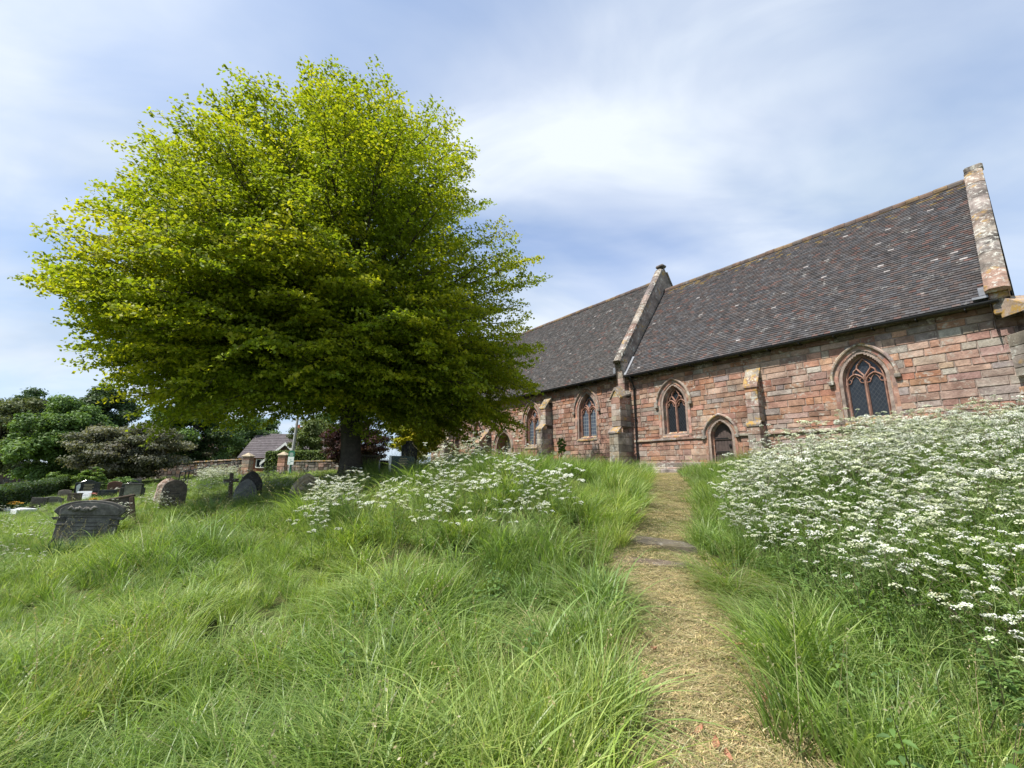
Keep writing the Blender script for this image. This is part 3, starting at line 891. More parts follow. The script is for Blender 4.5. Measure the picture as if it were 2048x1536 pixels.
# west tower, mostly behind the big tree
mb = masonry(-32.6, -27.2, 1.3, 11.6, [], greyness=lambda x, z: .12, course=(.22, .32), length=(.35, .8), y0=.9)
tw_ = mb.build('tower_wall', M_WALL, CH)
mb = MB(); mb.box(-32.6, -27.2, .912, 6.6, 1.2, 11.6); mb.box(-32.8, -27.0, .7, 6.8, 11.6, 11.85)
for k in range(6):
    mb.box(-32.8 + k * 1.0, -32.2 + k * 1.0, .72, 1.0, 11.85, 12.3)
mb.build('tower_core', M_MORT, tw_)
mb = MB()
z = 1.3
while z < 11.5:
    mb.box(-27.9 - .1 * ((int(z / .3)) % 2), -27.19, .80, 1.4, z, z + .29, rc(GREY, .15), .015); z += .3
mb.build('tower_quoin', M_ASH, tw_)

# ------------------------------------------------------------------ leaves, trees
def leaf_quads(C, N, size, aspect=.62, fold=0.0, up=None):
    """C centres (n,3), N normals (n,3), size (n,) -> quads (rhombus leaves)"""
    n = len(C); N = N / np.maximum(np.linalg.norm(N, axis=1, keepdims=True), 1e-6)
    r = rng.normal(size=(n, 3)) if up is None else up + rng.normal(size=(n, 3)) * .25
    T = r - (r * N).sum(1, keepdims=True) * N; T /= np.maximum(np.linalg.norm(T, axis=1, keepdims=True), 1e-6)
    B = np.cross(N, T); s = np.asarray(size).reshape(-1, 1) * .5
    V = np.empty((n, 4, 3)); V[:, 0] = C - T * s; V[:, 1] = C + B * s * aspect - T * s * .1 + N * s * fold; V[:, 2] = C + T * s - N * s * .25; V[:, 3] = C - B * s * aspect - T * s * .1 + N * s * fold
    return V.reshape(-1, 3), np.arange(4 * n).reshape(-1, 4)


def bez(a, b, c, t):
    t = np.asarray(t)[:, None]; return (1 - t) ** 2 * a + 2 * t * (1 - t) * b + t * t * c


M_BEECH = leafmat('beech_leaf', (1, 1, 1), trans=.52, tcol=(1.30, 1.32, .5), rough=.5, spec=.25)
TREE = np.array([0.0, 0.0, 0.0]); _b = at(698, 950, 14.4); TREE[:] = _b; TREE[2] = g1(_b[0], _b[1]) - .05
CC = at(598, 560, 14.0)                  # centre of the crown
CAMP = np.array([0, 0, EYE])
# outline of the crown as seen (pixels of the photograph), turned into radii about its own centre
_sil = [(52, 548), (120, 490), (195, 375), (240, 342), (308, 270), (402, 220), (445, 150), (550, 118), (640, 128), (745, 112), (875, 150), (960, 220), (1005, 310), (1045, 395), (1070, 470), (1135, 550), (1130, 610), (1110, 665),
        (1110, 740), (1140, 805), (1100, 880), (960, 900), (860, 900), (790, 870), (700, 885), (600, 870), (555, 895), (440, 910), (330, 870), (230, 815), (150, 765), (180, 690), (100, 620)]
_ax = (CC - CAMP) / np.linalg.norm(CC - CAMP); _dist = np.linalg.norm(CC - CAMP)
_ux = np.cross(_ax, [0, 0, 1]); _ux /= np.linalg.norm(_ux); _uy = np.cross(_ux, _ax)
_ps, _rs = [], []
for p_ in _sil:
    r_ = ray(*p_); r_ /= np.linalg.norm(r_)
    al = math.acos(min(1, r_ @ _ax)); _ps.append(math.atan2(r_ @ _uy, r_ @ _ux)); _rs.append(_dist * math.sin(al))
_o = np.argsort(_ps); _ps = np.array(_ps)[_o]; _rs = np.array(_rs)[_o]
_ps = np.concatenate([[_ps[-1] - 2 * math.pi], _ps, [_ps[0] + 2 * math.pi]]); _rs = np.concatenate([[_rs[-1]], _rs, [_rs[0]]])
RMEAN = 6.5


def crown_r(D):
    """crown radius in unit directions D (n,3)"""
    u, v, w_ = D @ _ux, D @ _uy, D @ _ax
    ps = np.arctan2(v, u); rs = np.interp(ps, _ps, _rs)
    side = np.sqrt(np.clip(1 - w_ ** 2, 0, 1)); k = np.clip(side, 0, 1) ** 1.6
    r = k * rs + (1 - k) * RMEAN
    # flatter underside all round
    low = np.clip(-D[:, 2] - .15, 0, 1); lim = np.where(D[:, 2] < -.05, (CC[2] - TREE[2] - .45 + .95 * np.clip(-D[:, 0] * 1.3, 0, 1) + .6 * np.sin(np.arctan2(D[:, 1], D[:, 0]) * 5 + 1)) / np.maximum(-D[:, 2], .05), 99)
    return np.minimum(r, lim)


def big_tree():
    root = empty('beech_tree', tuple(TREE)); T0 = TREE
    tag(root, 'huge spreading beech tree in bright yellow green spring leaf, on the slope before the church', 'tree')
    mb = MB()
    axis = lambda z: np.array([.15 * math.sin(z * .5) + (CC[0] - T0[0]) * min(1, z / 9) * .55, .12 * math.sin(z * .7 + 1) + (CC[1] - T0[1]) * min(1, z / 9) * .4, z])
    H = 12.6
    zs_ = [-.3, 0, .25, .7, 1.4, 2.2, 3.0, 4, 5, 6.2, 7.6, 9, 10.5, H]
    rd = [.80, .62, .43, .33, .305, .30, .29, .25, .21, .17, .13, .09, .05, .02]
    P = [Vector(axis(z)) for z in zs_]; rows = []
    for p, r, z in zip(P, rd, zs_):
        rows.append([(p.x + math.cos(a_) * r * (1 + .09 * math.sin(3 * a_ + z) + .06 * math.sin(7 * a_)), p.y + math.sin(a_) * r * (1 + .09 * math.sin(3 * a_ + z) + .06 * math.sin(7 * a_)), p.z) for a_ in [2 * math.pi * k / 16 for k in range(16)]])
    mb.grid(rows, (1, 1, 1), closed=True, sm=True)
    LV, LN, LS, LC = [], [], [], []
    tw = MB()
    NL = 350; NU = 240
    for i in range(NL + NU):
        f = ((i + .5) / NL) ** 1.12 if i < NL else .62 + .36 * ((i - NL) / NU)
        # directions over the crown, even in solid angle, a few more below
        dz = 1 - 2 * f; dz = dz * .98 + .02
        if dz < (-.70 if i < NL else -.90): dz = -.68 + random.uniform(0, .45)
        ph = i * 2.399963 + random.uniform(-.2, .2)
        D = np.array([math.cos(ph) * math.sqrt(1 - dz * dz), math.sin(ph) * math.sqrt(1 - dz * dz), dz])
        rr = crown_r(D[None])[0] * (random.uniform(.865, .965) if random.random() < (.74 if i < NL else .85) else random.uniform(.5, .82))
        end = CC + D * rr - T0
        hz_ = math.hypot(end[0], end[1])
        sz_ = np.clip(end[2] - hz_ * random.uniform(.45, .75) - .4, 2.3 + random.uniform(0, 2.2), H - 1.2)
        st = axis(sz_); mid = (st + end) / 2; Ln = np.linalg.norm(end - st); mid[2] += .13 * Ln * (1 if dz < .5 else .3) + (.06 * Ln if i >= NL else 0); mid[:2] += rng.normal(size=2) * .04 * Ln
        t = np.linspace(0, 1, 9); C_ = bez(st, mid, end, t)
        C_[1:-1] += rng.normal(size=(7, 3)) * .05
        r0 = .018 + .0105 * Ln * random.uniform(.8, 1.2)
        mb.tube([tuple(p) for p in C_], [max(.006, r0 * (1 - k / 8.4)) for k in range(9)], 5, caps=False)
        out_ = (end - st) / Ln
        # side twigs carry flat sprays
        nt_ = int(4 + Ln * 2.7); 
        for k in range(nt_):
            s = .30 + .70 * ((k + random.random()) / nt_)
            p0 = bez(st, mid, end, [s])[0]; tan = bez(st, mid, end, [min(1, s + .05)])[0] - bez(st, mid, end, [max(0, s - .05)])[0]; tan /= np.linalg.norm(tan)
            sd = (-1) ** k; lat = np.cross(tan, [0, 0, 1.0]); lat /= max(1e-6, np.linalg.norm(lat)); lat *= sd
            dr = tan * random.uniform(.5, 1.0) + lat * random.uniform(.5, 1.1) + np.array([0, 0, random.uniform(-.25, .50)]) + rng.normal(size=3) * .2
            dr /= np.linalg.norm(dr); lt = (1.75 - 1.05 * s) * random.uniform(.7, 1.15) * min(1, Ln / 5 + .35)
            p1 = p0 + dr * lt; p1[2] -= .10 * lt
            if random.random() < .55: tw.tube([tuple(p0), tuple((p0 + p1) / 2 + [0, 0, .04]), tuple(p1)], [.011, .007, .003], 3, caps=False)
            ns = max(3, int(lt / .19))
            for m in range(ns):
                u = (m + .6) / ns; q0 = p0 + (p1 - p0) * u + np.array([0, 0, .05 * math.sin(math.pi * u)])
                # spray: leaves along two short side shoots and the axis
                nlv = 17
                side = np.cross(dr, [0, 0, 1.0]); side /= max(1e-6, np.linalg.norm(side))
                a1_ = rng.uniform(-1, 1, nlv); a2_ = rng.uniform(-.35, 1, nlv)
                wdt = .34 * (1 - .35 * u)
                C2 = q0 + side[None] * (a1_ * wdt)[:, None] + dr[None] * (a2_ * .20 + np.abs(a1_) * .12)[:, None] + np.array([0, 0, 1.0])[None] * (-np.abs(a1_) * .09 + rng.normal(size=nlv) * .035)[:, None]
                Nn = np.array([0, 0, 1.0])[None] + rng.normal(size=(nlv, 3)) * .62 + D[None] * .5
                LV.append(C2); LN.append(Nn); LS.append(rng.uniform(.075, .135, nlv))
                LC.append(np.repeat(np.array([[f + 0, s, i]]), nlv, 0))
        # tip spray
        nlv = 16; C2 = end[None] + out_[None] * rng.uniform(-.3, .35, nlv)[:, None] + rng.normal(size=(nlv, 3)) * [.13, .13, .05]
        LV.append(C2); LN.append(np.array([0, 0, 1.0])[None] + rng.normal(size=(nlv, 3)) * .4); LS.append(rng.uniform(.07, .12, nlv)); LC.append(np.repeat(np.array([[f, 1.0, i]]), nlv, 0))
    C = np.concatenate(LV); N = np.concatenate(LN); S = np.concatenate(LS); K = np.concatenate(LC)
    # leafy shoots standing out of the outline
    V, Fq = leaf_quads(C, N, S, .66, .18)
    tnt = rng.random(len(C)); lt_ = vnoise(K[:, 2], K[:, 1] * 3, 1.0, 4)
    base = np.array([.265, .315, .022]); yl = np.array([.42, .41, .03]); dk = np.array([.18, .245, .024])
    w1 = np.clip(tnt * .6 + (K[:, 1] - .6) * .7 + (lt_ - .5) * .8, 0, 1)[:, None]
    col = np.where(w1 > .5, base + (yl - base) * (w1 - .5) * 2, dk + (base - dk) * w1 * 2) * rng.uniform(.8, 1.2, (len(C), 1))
    print('beech leaves', len(C))
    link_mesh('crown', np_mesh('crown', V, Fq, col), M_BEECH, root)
    trunk = mb.build('trunk', M_BARK, root); tw.build('twig', M_TWIG, trunk)
    return root


big_tree()

M_FOL = leafmat('foliage', (1, 1, 1), trans=.35, tcol=(1.2, 1.2, .5))


def tree(name, label, cat, cen, rad, z0, n, size, cols, group=None, trunk=.18, clumps=34, flat=.6, seed=1, upb=.5, holes=.0, stems=1):
    """loose-edged crown of leaf clumps on limbs; cen/rad world, z0 ground"""
    rg = np.random.default_rng(seed); root = empty(name, (cen[0], cen[1], z0)); tag(root, label, cat, group)
    c0 = np.array([0, 0, cen[2] - z0]); rad = np.array(rad)
    D = rg.normal(size=(clumps, 3)); D[:, 2] = D[:, 2] * .9 + .15; D /= np.linalg.norm(D, axis=1, keepdims=True)
    clumps *= 3; D = rg.normal(size=(clumps, 3)); D /= np.linalg.norm(D, axis=1, keepdims=True); rr = rg.uniform(.35, .95, clumps)[:, None]; cl = c0 + D * rad * rr; cr = rg.uniform(.11, .27, clumps)
    ok = cl[:, 2] > .2; cl, cr, D = cl[ok], cr[ok], D[ok]; m = len(cl)
    w = cr ** 2 / (cr ** 2).sum(); which = rg.choice(m, n, p=w)
    d = rg.normal(size=(n, 3)); d /= np.linalg.norm(d, axis=1, keepdims=True)
    P = cl[which] + d * (rad * cr[which][:, None]) * (rg.random((n, 1)) ** .33) * [1, 1, flat]
    P += rg.normal(size=P.shape) * rad * .03; P[:, 2] = np.maximum(P[:, 2], .05)
    N = d + np.array([0, 0, upb]) + rg.normal(size=(n, 3)) * .5
    V, Fq = leaf_quads(P, N, rg.uniform(.7, 1.3, n) * size, .65, .2)
    cc = np.array(cols); k = rg.integers(0, len(cc), m)
    col = cc[k[which]] * rg.uniform(.7, 1.3, (n, 1)); j = rg.random(n) < .25; col[j] = cc[rg.integers(0, len(cc), j.sum())]
    link_mesh('crown', np_mesh('crown', V, Fq, col), M_FOL, root)
    if trunk:
        tb = MB()
        for s_ in range(stems):
            o = rg.normal(size=2) * .25 * (stems > 1)
            tb.tube([(o[0], o[1], -.2), (o[0] * 1.2 + .05, o[1] * 1.2, c0[2] * .4), (o[0] * 2, o[1] * 2, c0[2]), (o[0] * 2.2, o[1] * 2.2, c0[2] + rad[2] * .5)], [trunk, trunk * .8, trunk * .5, trunk * .15], 8)
        for a_, b_ in zip(cl[:14], cr[:14]):
            s0 = np.array([0, 0, c0[2] * .55 + .2 * a_[2]]) if a_[2] > c0[2] * .5 else np.array([0, 0, a_[2] * .6])
            mm = (s0 + a_) / 2; mm[2] += .1; tb.tube([tuple(s0), tuple(mm), tuple(a_)], [trunk * .4, trunk * .25, trunk * .08], 5)
        tb.build('trunk', M_BARK, root)
    return root


def ptree(name, label, cat, px, py, Y, hw, hh, n, size, cols, depth=None, **k):
    c = at(px, py, Y); sc_ = Y / 849.0 * math.hypot(1, 0)
    z0 = g1(c[0], c[1])
    return tree(name, label, cat, c, (hw * sc_ * 1.02, (depth or hw * sc_ * .8), hh * sc_ * 1.03), z0, n, size, cols, **k)


GRN = [(.10, .17, .045), (.13, .22, .055), (.08, .14, .04), (.15, .24, .065)]
OLV = [(.12, .145, .06), (.10, .12, .05), (.14, .165, .075)]
GRY = [(.15, .16, .10), (.10, .11, .07), (.22, .22, .16), (.08, .085, .055), (.17, .16, .12)]
DKG = [(.045, .085, .03), (.06, .11, .038), (.05, .08, .032)]
BRT = [(.12, .20, .03), (.15, .23, .04), (.09, .16, .03)]
YEL = [(.40, .40, .02), (.34, .36, .025), (.22, .27, .02), (.45, .40, .02)]
PUR = [(.075, .03, .032), (.05, .022, .026), (.10, .05, .045), (.06, .035, .025)]
ptree('oak_tree', 'olive green tree at the far left edge behind the low hedge', 'tree', 5, 872, 38, 110, 82, 46000, .24, OLV, seed=3, clumps=46, trunk=.3)
ptree('lime_tree', 'broad fresh green tree behind the left gravestones, its skirts reaching the ground', 'tree', 128, 880, 31, 88, 86, 52000, .19, GRN, seed=4, clumps=52, trunk=.26)
ptree('ash_tree', 'distant dark tree showing its rounded top above the other left trees', 'tree', 92, 842, 50, 78, 60, 26000, .28, DKG, seed=5, clumps=34, trunk=.3)
ptree('yew_tree', 'dark green tree rising close behind the left edge of the beech crown', 'tree', 200, 846, 42, 62, 82, 34000, .24, DKG + [(.06, .10, .03)], seed=6, clumps=36, trunk=.3)
ptree('whitebeam_tree', 'low spreading grey green tree with silvery leaves beside the stone wall', 'tree', 262, 902, 28, 108, 56, 48000, .15, GRY, seed=7, clumps=60, trunk=.16, stems=2)
ptree('holly_tree', 'mid green tree behind the grey leaved one, half hidden by the beech', 'tree', 385, 868, 36, 90, 78, 36000, .2, GRN + DKG, seed=8, clumps=38, trunk=.2)
ptree('elder_bush', 'pale flowering bush growing in front of the red brick house', 'bush', 424, 914, 37, 42, 20, 7000, .16, [(.14, .17, .07), (.22, .21, .13), (.10, .13, .05)], seed=9, clumps=20, trunk=.06)
ptree('box_bush', 'small bright green rounded bush just behind the black headstone', 'bush', 186, 952, 23.5, 30, 17, 4500, .10, BRT, seed=10, clumps=16, trunk=.05)
ptree('hazel_bush', 'light green bush at the near end of the low clipped hedge', 'bush', 118, 958, 27, 30, 15, 4500, .12, BRT, seed=11, clumps=14, trunk=.05)
ptree('laurel_bush', 'dark green shrub between the black headstone and the brown stone', 'bush', 240, 966, 24, 38, 12, 3500, .11, GRN, seed=12, clumps=14, trunk=.05)
ptree('apple_tree', 'small pale green tree beside the leaning pole and brown roofed house', 'tree', 622, 878, 37, 44, 50, 15000, .15, [(.13, .18, .05), (.10, .14, .04), (.16, .19, .07)], seed=13, clumps=36, trunk=.12)
ptree('copper_beech', 'dark purple leaved tree standing behind the beech trunk', 'tree', 712, 888, 27, 66, 48, 26000, .12, PUR, seed=14, clumps=50, trunk=.12)
ptree('golden_bush', 'brilliant yellow green golden leaved bush beside the cross topped memorial', 'bush', 838, 872, 24, 66, 46, 26000, .11, YEL, seed=15, clumps=44, trunk=.05, depth=.9)
ptree('plum_tree', 'dark green tree far back between the houses under the beech', 'tree', 500, 868, 48, 58, 56, 22000, .2, DKG + GRN, seed=16, clumps=24, trunk=.15)
ptree('pine_tree', 'dark tree far behind the trunk of the beech above the clipped hedge', 'tree', 655, 860, 52, 55, 60, 12000, .26, DKG + GRN, seed=18, clumps=28, trunk=.2)
ptree('wild_bush', 'little yellow green bush growing at the foot of the nave wall', 'bush', 1122, 893, 18.6, 13, 17, 1600, .07, [(.16, .2, .03), (.12, .18, .03)], seed=17, clumps=9, trunk=.02, depth=.3)


def hedge(name, label, A, B, h, w, n, size, cols, seed=1):
    """clipped hedge between two ground points"""
    rg = np.random.default_rng(seed); A = np.array(A); B = np.array(B); L = np.linalg.norm(B - A)
    t = rg.random(n); t[:n // 12] = np.where(rg.random(n // 12) < .5, 0, 1) + rg.normal(size=n // 12) * .004; f = rg.integers(0, 5, n); d = (B - A) / L; nn = np.array([-d[1], d[0]])
    u = np.where(f < 2, np.where(f == 0, -1, 1), rg.uniform(-1, 1, n)) * w / 2; v = np.where(f < 2, rg.random(n), 1.0) * h
    u += rg.normal(size=n) * .05; v += rg.normal(size=n) * .05
    P = A[None] + (B - A)[None] * t[:, None] + nn[None] * u[:, None]
    z = G(P[:, 0], P[:, 1]) + np.maximum(v, 0)
    N = np.stack([nn[0] * u, nn[1] * u, np.where(f < 2, .3, 1.2)], -1) + rg.normal(size=(n, 3)) * .5
    o = np.array([A[0], A[1], g1(*A)])
    V, Fq = leaf_quads(np.stack([P[:, 0], P[:, 1], z], -1) - o, N, rg.uniform(.7, 1.3, n) * size, .7, .2)
    cc = np.array(cols); col = cc[rg.integers(0, len(cc), n)] * rg.uniform(.7, 1.3, (n, 1))
    root = empty(name, tuple(o)); tag(root, label, 'hedge')
    link_mesh('foliage', np_mesh('foliage', V, Fq, col), M_FOL, root)
    mb = MB()
    for k in range(12):
        a, b = A + (B - A) * k / 12 - o[:2], A + (B - A) * (k + 1) / 12 - o[:2]
        za, zb = g1(*(A + (B - A) * k / 12)) - o[2], g1(*(A + (B - A) * (k + 1) / 12)) - o[2]
        s_ = nn * w * .40
        rows = [[(a[0] - s_[0], a[1] - s_[1], za - .2), (b[0] - s_[0], b[1] - s_[1], zb - .2)], [(a[0] - s_[0], a[1] - s_[1], za + h * .92), (b[0] - s_[0], b[1] - s_[1], zb + h * .92)],
                [(a[0] + s_[0], a[1] + s_[1], za + h * .92), (b[0] + s_[0], b[1] + s_[1], zb + h * .92)], [(a[0] + s_[0], a[1] + s_[1], za - .2), (b[0] + s_[0], b[1] + s_[1], zb - .2)]]
        mb.grid(rows, (.04, .035, .02))
        if k in (0, 11): mb.poly([r_[0 if k == 0 else 1] for r_ in rows], (.04, .05, .02))
    mb.build('stem', M_BARK, root)


a_, b_ = at(-40, 1003, 15.5), at(118, 966, 27); hedge('clipped_hedge', 'low clipped hedge along the far left edge of the graveyard', a_[:2], b_[:2], .75, .9, 22000, .09, DKG + [(.07, .10, .03)], 3)
a_, b_ = at(538, 940, 34), at(700, 940, 34); hedge('garden_hedge', 'trimmed bright topped hedge behind the boundary wall and noticeboard', a_[:2], b_[:2], 1.55, 1.2, 16000, .13, [(.10, .15, .03), (.07, .11, .025), (.13, .18, .035)], 4)

# ------------------------------------------------------------------ houses, walls
M_BRICK = stone('red_brick', (1, 1, 1), dark=.2, scale=2); M_WHITE = plain('white_paint', (.75, .75, .72), .5); M_DGLASS = plain('window_glass', (.02, .025, .03), .15, spec=.6)


def house(name, label, px, py, Y, w, d, h, rh, rz, roofc, wallc, wins, chim=None, gable=None):
    c = at(px, py, Y); root = empty(name, (c[0], c[1], g1(c[0], c[1])), rz); tag(root, label, 'house')
    mb = MB(); mb.box(-w / 2, w / 2, 0, d, -.5, h, wallc)
    for x in (-w / 2, w / 2): mb.poly([(x, 0, h), (x, d, h), (x, d / 2, h + rh)], wallc)
    mb.build('wall', M_BRICK, root)
    mr = MB(); n_ = 14
    for sd in (0, 1):
        for k in range(n_):
            t0, t1 = k / n_, (k + 1) / n_
            y0, y1 = -.3 + (d / 2 + .3) * t0, -.3 + (d / 2 + .3) * t1; z0, z1 = h - .15 + (rh + .15) * t0, h - .15 + (rh + .15) * t1
            if sd: y0, y1 = d - y0, d - y1
            v = random.uniform(.85, 1.15); mr.poly([(-w / 2 - .25, y0, z0 + .05), (w / 2 + .25, y0, z0 + .05), (w / 2 + .25, y1, z1 + .02), (-w / 2 - .25, y1, z1 + .02)], tuple(q_ * v for q_ in roofc))
    ro = mr.build('roof', M_TILE, root)
    if chim:
        mc = MB(); x, s_, ch_ = chim; mc.box(x - s_, x + s_, d / 2 - .4, d / 2 + .4, h + rh - .8, h + rh + ch_, (.38, .13, .08)); mc.box(x - s_ - .07, x + s_ + .07, d / 2 - .47, d / 2 + .47, h + rh + ch_, h + rh + ch_ + .15, (.38, .13, .08))
        for k in (-.5, .5): mc.tube([(x + k * s_, d / 2, h + rh + ch_ + .15), (x + k * s_, d / 2, h + rh + ch_ + .55)], .13, 8, (.4, .16, .09))
        mc.build('chimney', M_BRICK, ro)
    for (x, z, ww, hh_) in wins:
        f = MB()
        for (xa, xb, za, zb) in ((x - ww / 2, x + ww / 2, z, z + .08), (x - ww / 2, x + ww / 2, z + hh_ - .08, z + hh_), (x - ww / 2, x - ww / 2 + .08, z + .08, z + hh_ - .08), (x + ww / 2 - .08, x + ww / 2, z + .08, z + hh_ - .08), (x - .04, x + .04, z + .08, z + hh_ - .08)):
            f.box(xa, xb, -.08, .0, za, zb)
        f_ = f.build('window', M_WHITE, root); g = MB(); g.poly([(x - ww / 2, -.02, z), (x + ww / 2, -.02, z), (x + ww / 2, -.02, z + hh_), (x - ww / 2, -.02, z + hh_)]); g.build('pane', M_DGLASS, f_)
    if gable:
        x, gw, gh, gz = gable
        mg = MB(); mg.poly([(x - gw / 2, -1.2, gz), (x + gw / 2, -1.2, gz), (x, -1.2, gz + gh)], (.16, .09, .07)); mg.box(x - gw / 2 + .1, x + gw / 2 - .1, -1.2, 0, -.5, gz, wallc)
        for sd in (-1, 1): mg.poly([(x, -1.5, gz + gh + .1), (x, d / 2, gz + gh + .1), (x + sd * (gw / 2 + .25), d / 2, gz - .15), (x + sd * (gw / 2 + .25), -1.5, gz - .15)], roofc)
        gp = mg.build('gable', M_TILE, root); mf = MB()
        for sd in (-1, 1): mf.grid([[(x, -1.53, gz + gh + .12), (x + sd * (gw / 2 + .27), -1.53, gz - .14)], [(x, -1.53, gz + gh - .16), (x + sd * (gw / 2 + .27), -1.53, gz - .42)]], (1, 1, 1))
        mf.build('bargeboard', M_WHITE, gp)
    return root


house('tiled_house', 'house with dusky brown tiled roof, white bargeboards and red chimney under the beech', 574, 930, 44, 9.0, 6.5, 1.7, 2.6, R(6), (.12, .10, .10), (.28, .12, .08), [(-2.5, .6, 1.0, .9)], chim=(-.2, .55, .5), gable=(.2, 3.8, 1.75, 1.25))
house('brick_house', 'red brick house with small white framed windows beyond the graveyard wall', 458, 935, 47, 8.4, 6, 2.9, 1.5, R(10), (.17, .085, .06), (.30, .11, .07), [(-1.0, 1.15, 1.6, .8), (2.4, 1.3, 1.0, 1.0)])
house('pale_gabled_house', 'house glimpsed right of the leaning pole, only a pale roof edge showing', 640, 925, 48, 6, 5, 1.8, 2.2, R(-12), (.15, .12, .11), (.26, .13, .10), [(0, .6, 1.0, .8)])


def stone_wall(name, label, pts, h, th=.4, pal=GREY, cap=True, courses=4):
    o = np.array([pts[0][0], pts[0][1], g1(*pts[0][:2])]); mb = MB(); mc = MB()
    for (A, B) in zip(pts[:-1], pts[1:]):
        A = np.array(A[:2]); B = np.array(B[:2]); L = np.linalg.norm(B - A); ang = math.atan2(B[1] - A[1], B[0] - A[0]); s = 0
        while s < L - .01:
            l = min(random.uniform(.5, .8), L - s); p = A + (B - A) * s / L; z0 = g1(*p) - o[2]
            Mx = Matrix.Translation((p[0] - o[0], p[1] - o[1], z0)) @ Matrix.Rotation(ang, 4, 'Z')
            zc = -.3
            for c_ in range(courses + 1):
                hh_ = (h + .3) / (courses + 1); sp = random.uniform(.3, .7) * l
                for a, b in ((0, sp), (sp, l)): mb.box(a + .008, b - .008, -th / 2 + random.uniform(-.02, .02), th / 2 + random.uniform(-.02, .02), zc + .008, zc + hh_ - .006, rc(pal, .25), .02, .006, M=Mx)
                zc += hh_
            mb.box(0, l, -th / 2 + .04, th / 2 - .04, -.3, h - .01, (.1, .09, .08), M=Mx)
            if cap: mc.box(.004, l - .004, -th / 2 - .05, th / 2 + .05, h + .002, h + .10, rc(GREY, .2), .02, M=Mx)
            s += l
    root = empty(name, tuple(o)); tag(root, label, 'wall'); mb.build('masonry', M_ASH, root)
    if cap: mc.build('coping', M_CAP, root)


DK = [(.11, .085, .07), (.085, .075, .065), (.13, .105, .085), (.13, .085, .065)]
stone_wall('boundary_wall', 'dark sandstone wall with flat coping running under the grey leaved tree', [at(270, 955, 33), at(395, 951, 33), at(490, 947, 32)], 1.0, pal=DK)
stone_wall('churchyard_wall', 'low stone wall with pale coping right of the gate piers, below the hedge', [at(572, 945, 32), at(720, 945, 32)], .75, pal=DK + GREY)
stone_wall('roadside_wall', 'low dark stone wall with pale top at the far left beyond the clipped hedge', [at(-60, 972, 38), at(110, 968, 37)], .95, pal=DK)


def pier(label, px, py, Y, w, h):
    c = at(px, py, Y); root = empty('gate_pier', (c[0], c[1], g1(c[0], c[1]))); tag(root, label, 'gate pier', 'gate piers at the churchyard entrance')
    mb = MB(); z = -.3
    while z < h - .05: mb.box(-w / 2, w / 2, -w / 2, w / 2, z, z + .24, rc(GREY + RED, .2), .02, .008); z += .246
    mb.build('shaft', M_ASH, root)
    mc = MB(); mc.box(-w / 2 - .06, w / 2 + .06, -w / 2 - .06, w / 2 + .06, z, z + .08, (.42, .35, .25), .02)
    b = w / 2 + .04
    for k in range(4):
        a0, a1 = (k * 90 + 45), (k * 90 + 135); P0 = (b * 1.41 * math.cos(R(a0)), b * 1.41 * math.sin(R(a0)), z + .08); P1 = (b * 1.41 * math.cos(R(a1)), b * 1.41 * math.sin(R(a1)), z + .08)
        mc.poly([P0, P1, (0, 0, z + .30)], (.46, .38, .26))
    mc.build('cap', M_SUR, root)


pier('stone gate pier with pyramid cap, on the left by the handrail top', 492, 950, 30.5, .52, 1.15)
pier('stone gate pier with pyramid cap, on the right beside the noticeboard', 563, 950, 30.0, .50, 1.18)
# leaning pole
c = at(580, 930, 29.5); zg = g1(c[0], c[1]); tp = at(606, 770, 29.5)
root = empty('utility_pole', (c[0], c[1], zg)); tag(root, 'tall grey leaning pole rising behind the noticeboard into the beech leaves', 'pole')
M_POLE = plain('weathered_wood', (.30, .30, .29), .8); mb = MB(); dd = tp - np.array([c[0], c[1], zg]); mb.tube([(0, 0, -.3), tuple(dd * .5), tuple(dd)], [.10, .085, .07], 10); mb.build('shaft', M_POLE, root)
mb = MB(); e = dd * .99; mb.box(e[0] - .5, e[0] + .5, e[1] - .05, e[1] + .05, e[2] - .25, e[2] - .15); mb.build('crossarm', M_POLE, root)
# noticeboard
c = at(580, 938, 28.6); zg = g1(c[0], c[1]); root = empty('noticeboard', (c[0], c[1], zg), R(8)); tag(root, 'small noticeboard with green header and white sheet beside the right gate pier', 'sign')
M_GREEN = plain('green_paint', (.03, .16, .09), .4); M_PAPER = plain('white_sheet', (.78, .82, .80), .5, nz=.06); M_INK = plain('green_print', (.05, .2, .15), .6)
mb = MB(); mb.box(-.05, .05, .035, .1, -.3, 1.25); mb.build('post', M_GREEN, root)
mb = MB(); mb.box(-.20, .20, -.02, .03, .58, 1.30, bev=.01); mb.prism(arc(0, 1.30, .20, 0, 180, 10), -.02, .03); pn = mb.build('panel', M_GREEN, root)
mb = MB(); mb.box(-.185, .185, -.032, -.022, .56, 1.08); sh_ = mb.build('sheet', M_PAPER, root)
mb = MB()
for k, (x, w_) in enumerate(((-.06, .14), (.05, .16), (-.02, .1))): mb.box(x - w_ / 2, x + w_ / 2, -.036, -.0325, .66 + k * .1, .69 + k * .1)
mb.build('print', M_INK, sh_)
mb = MB()
for k, w_ in enumerate((.22, .26, .18)): mb.box(-w_ / 2, w_ / 2, -.026, -.0205, 1.16 + k * .07, 1.185 + k * .07)
mb.build('lettering', M_PAPER, pn)
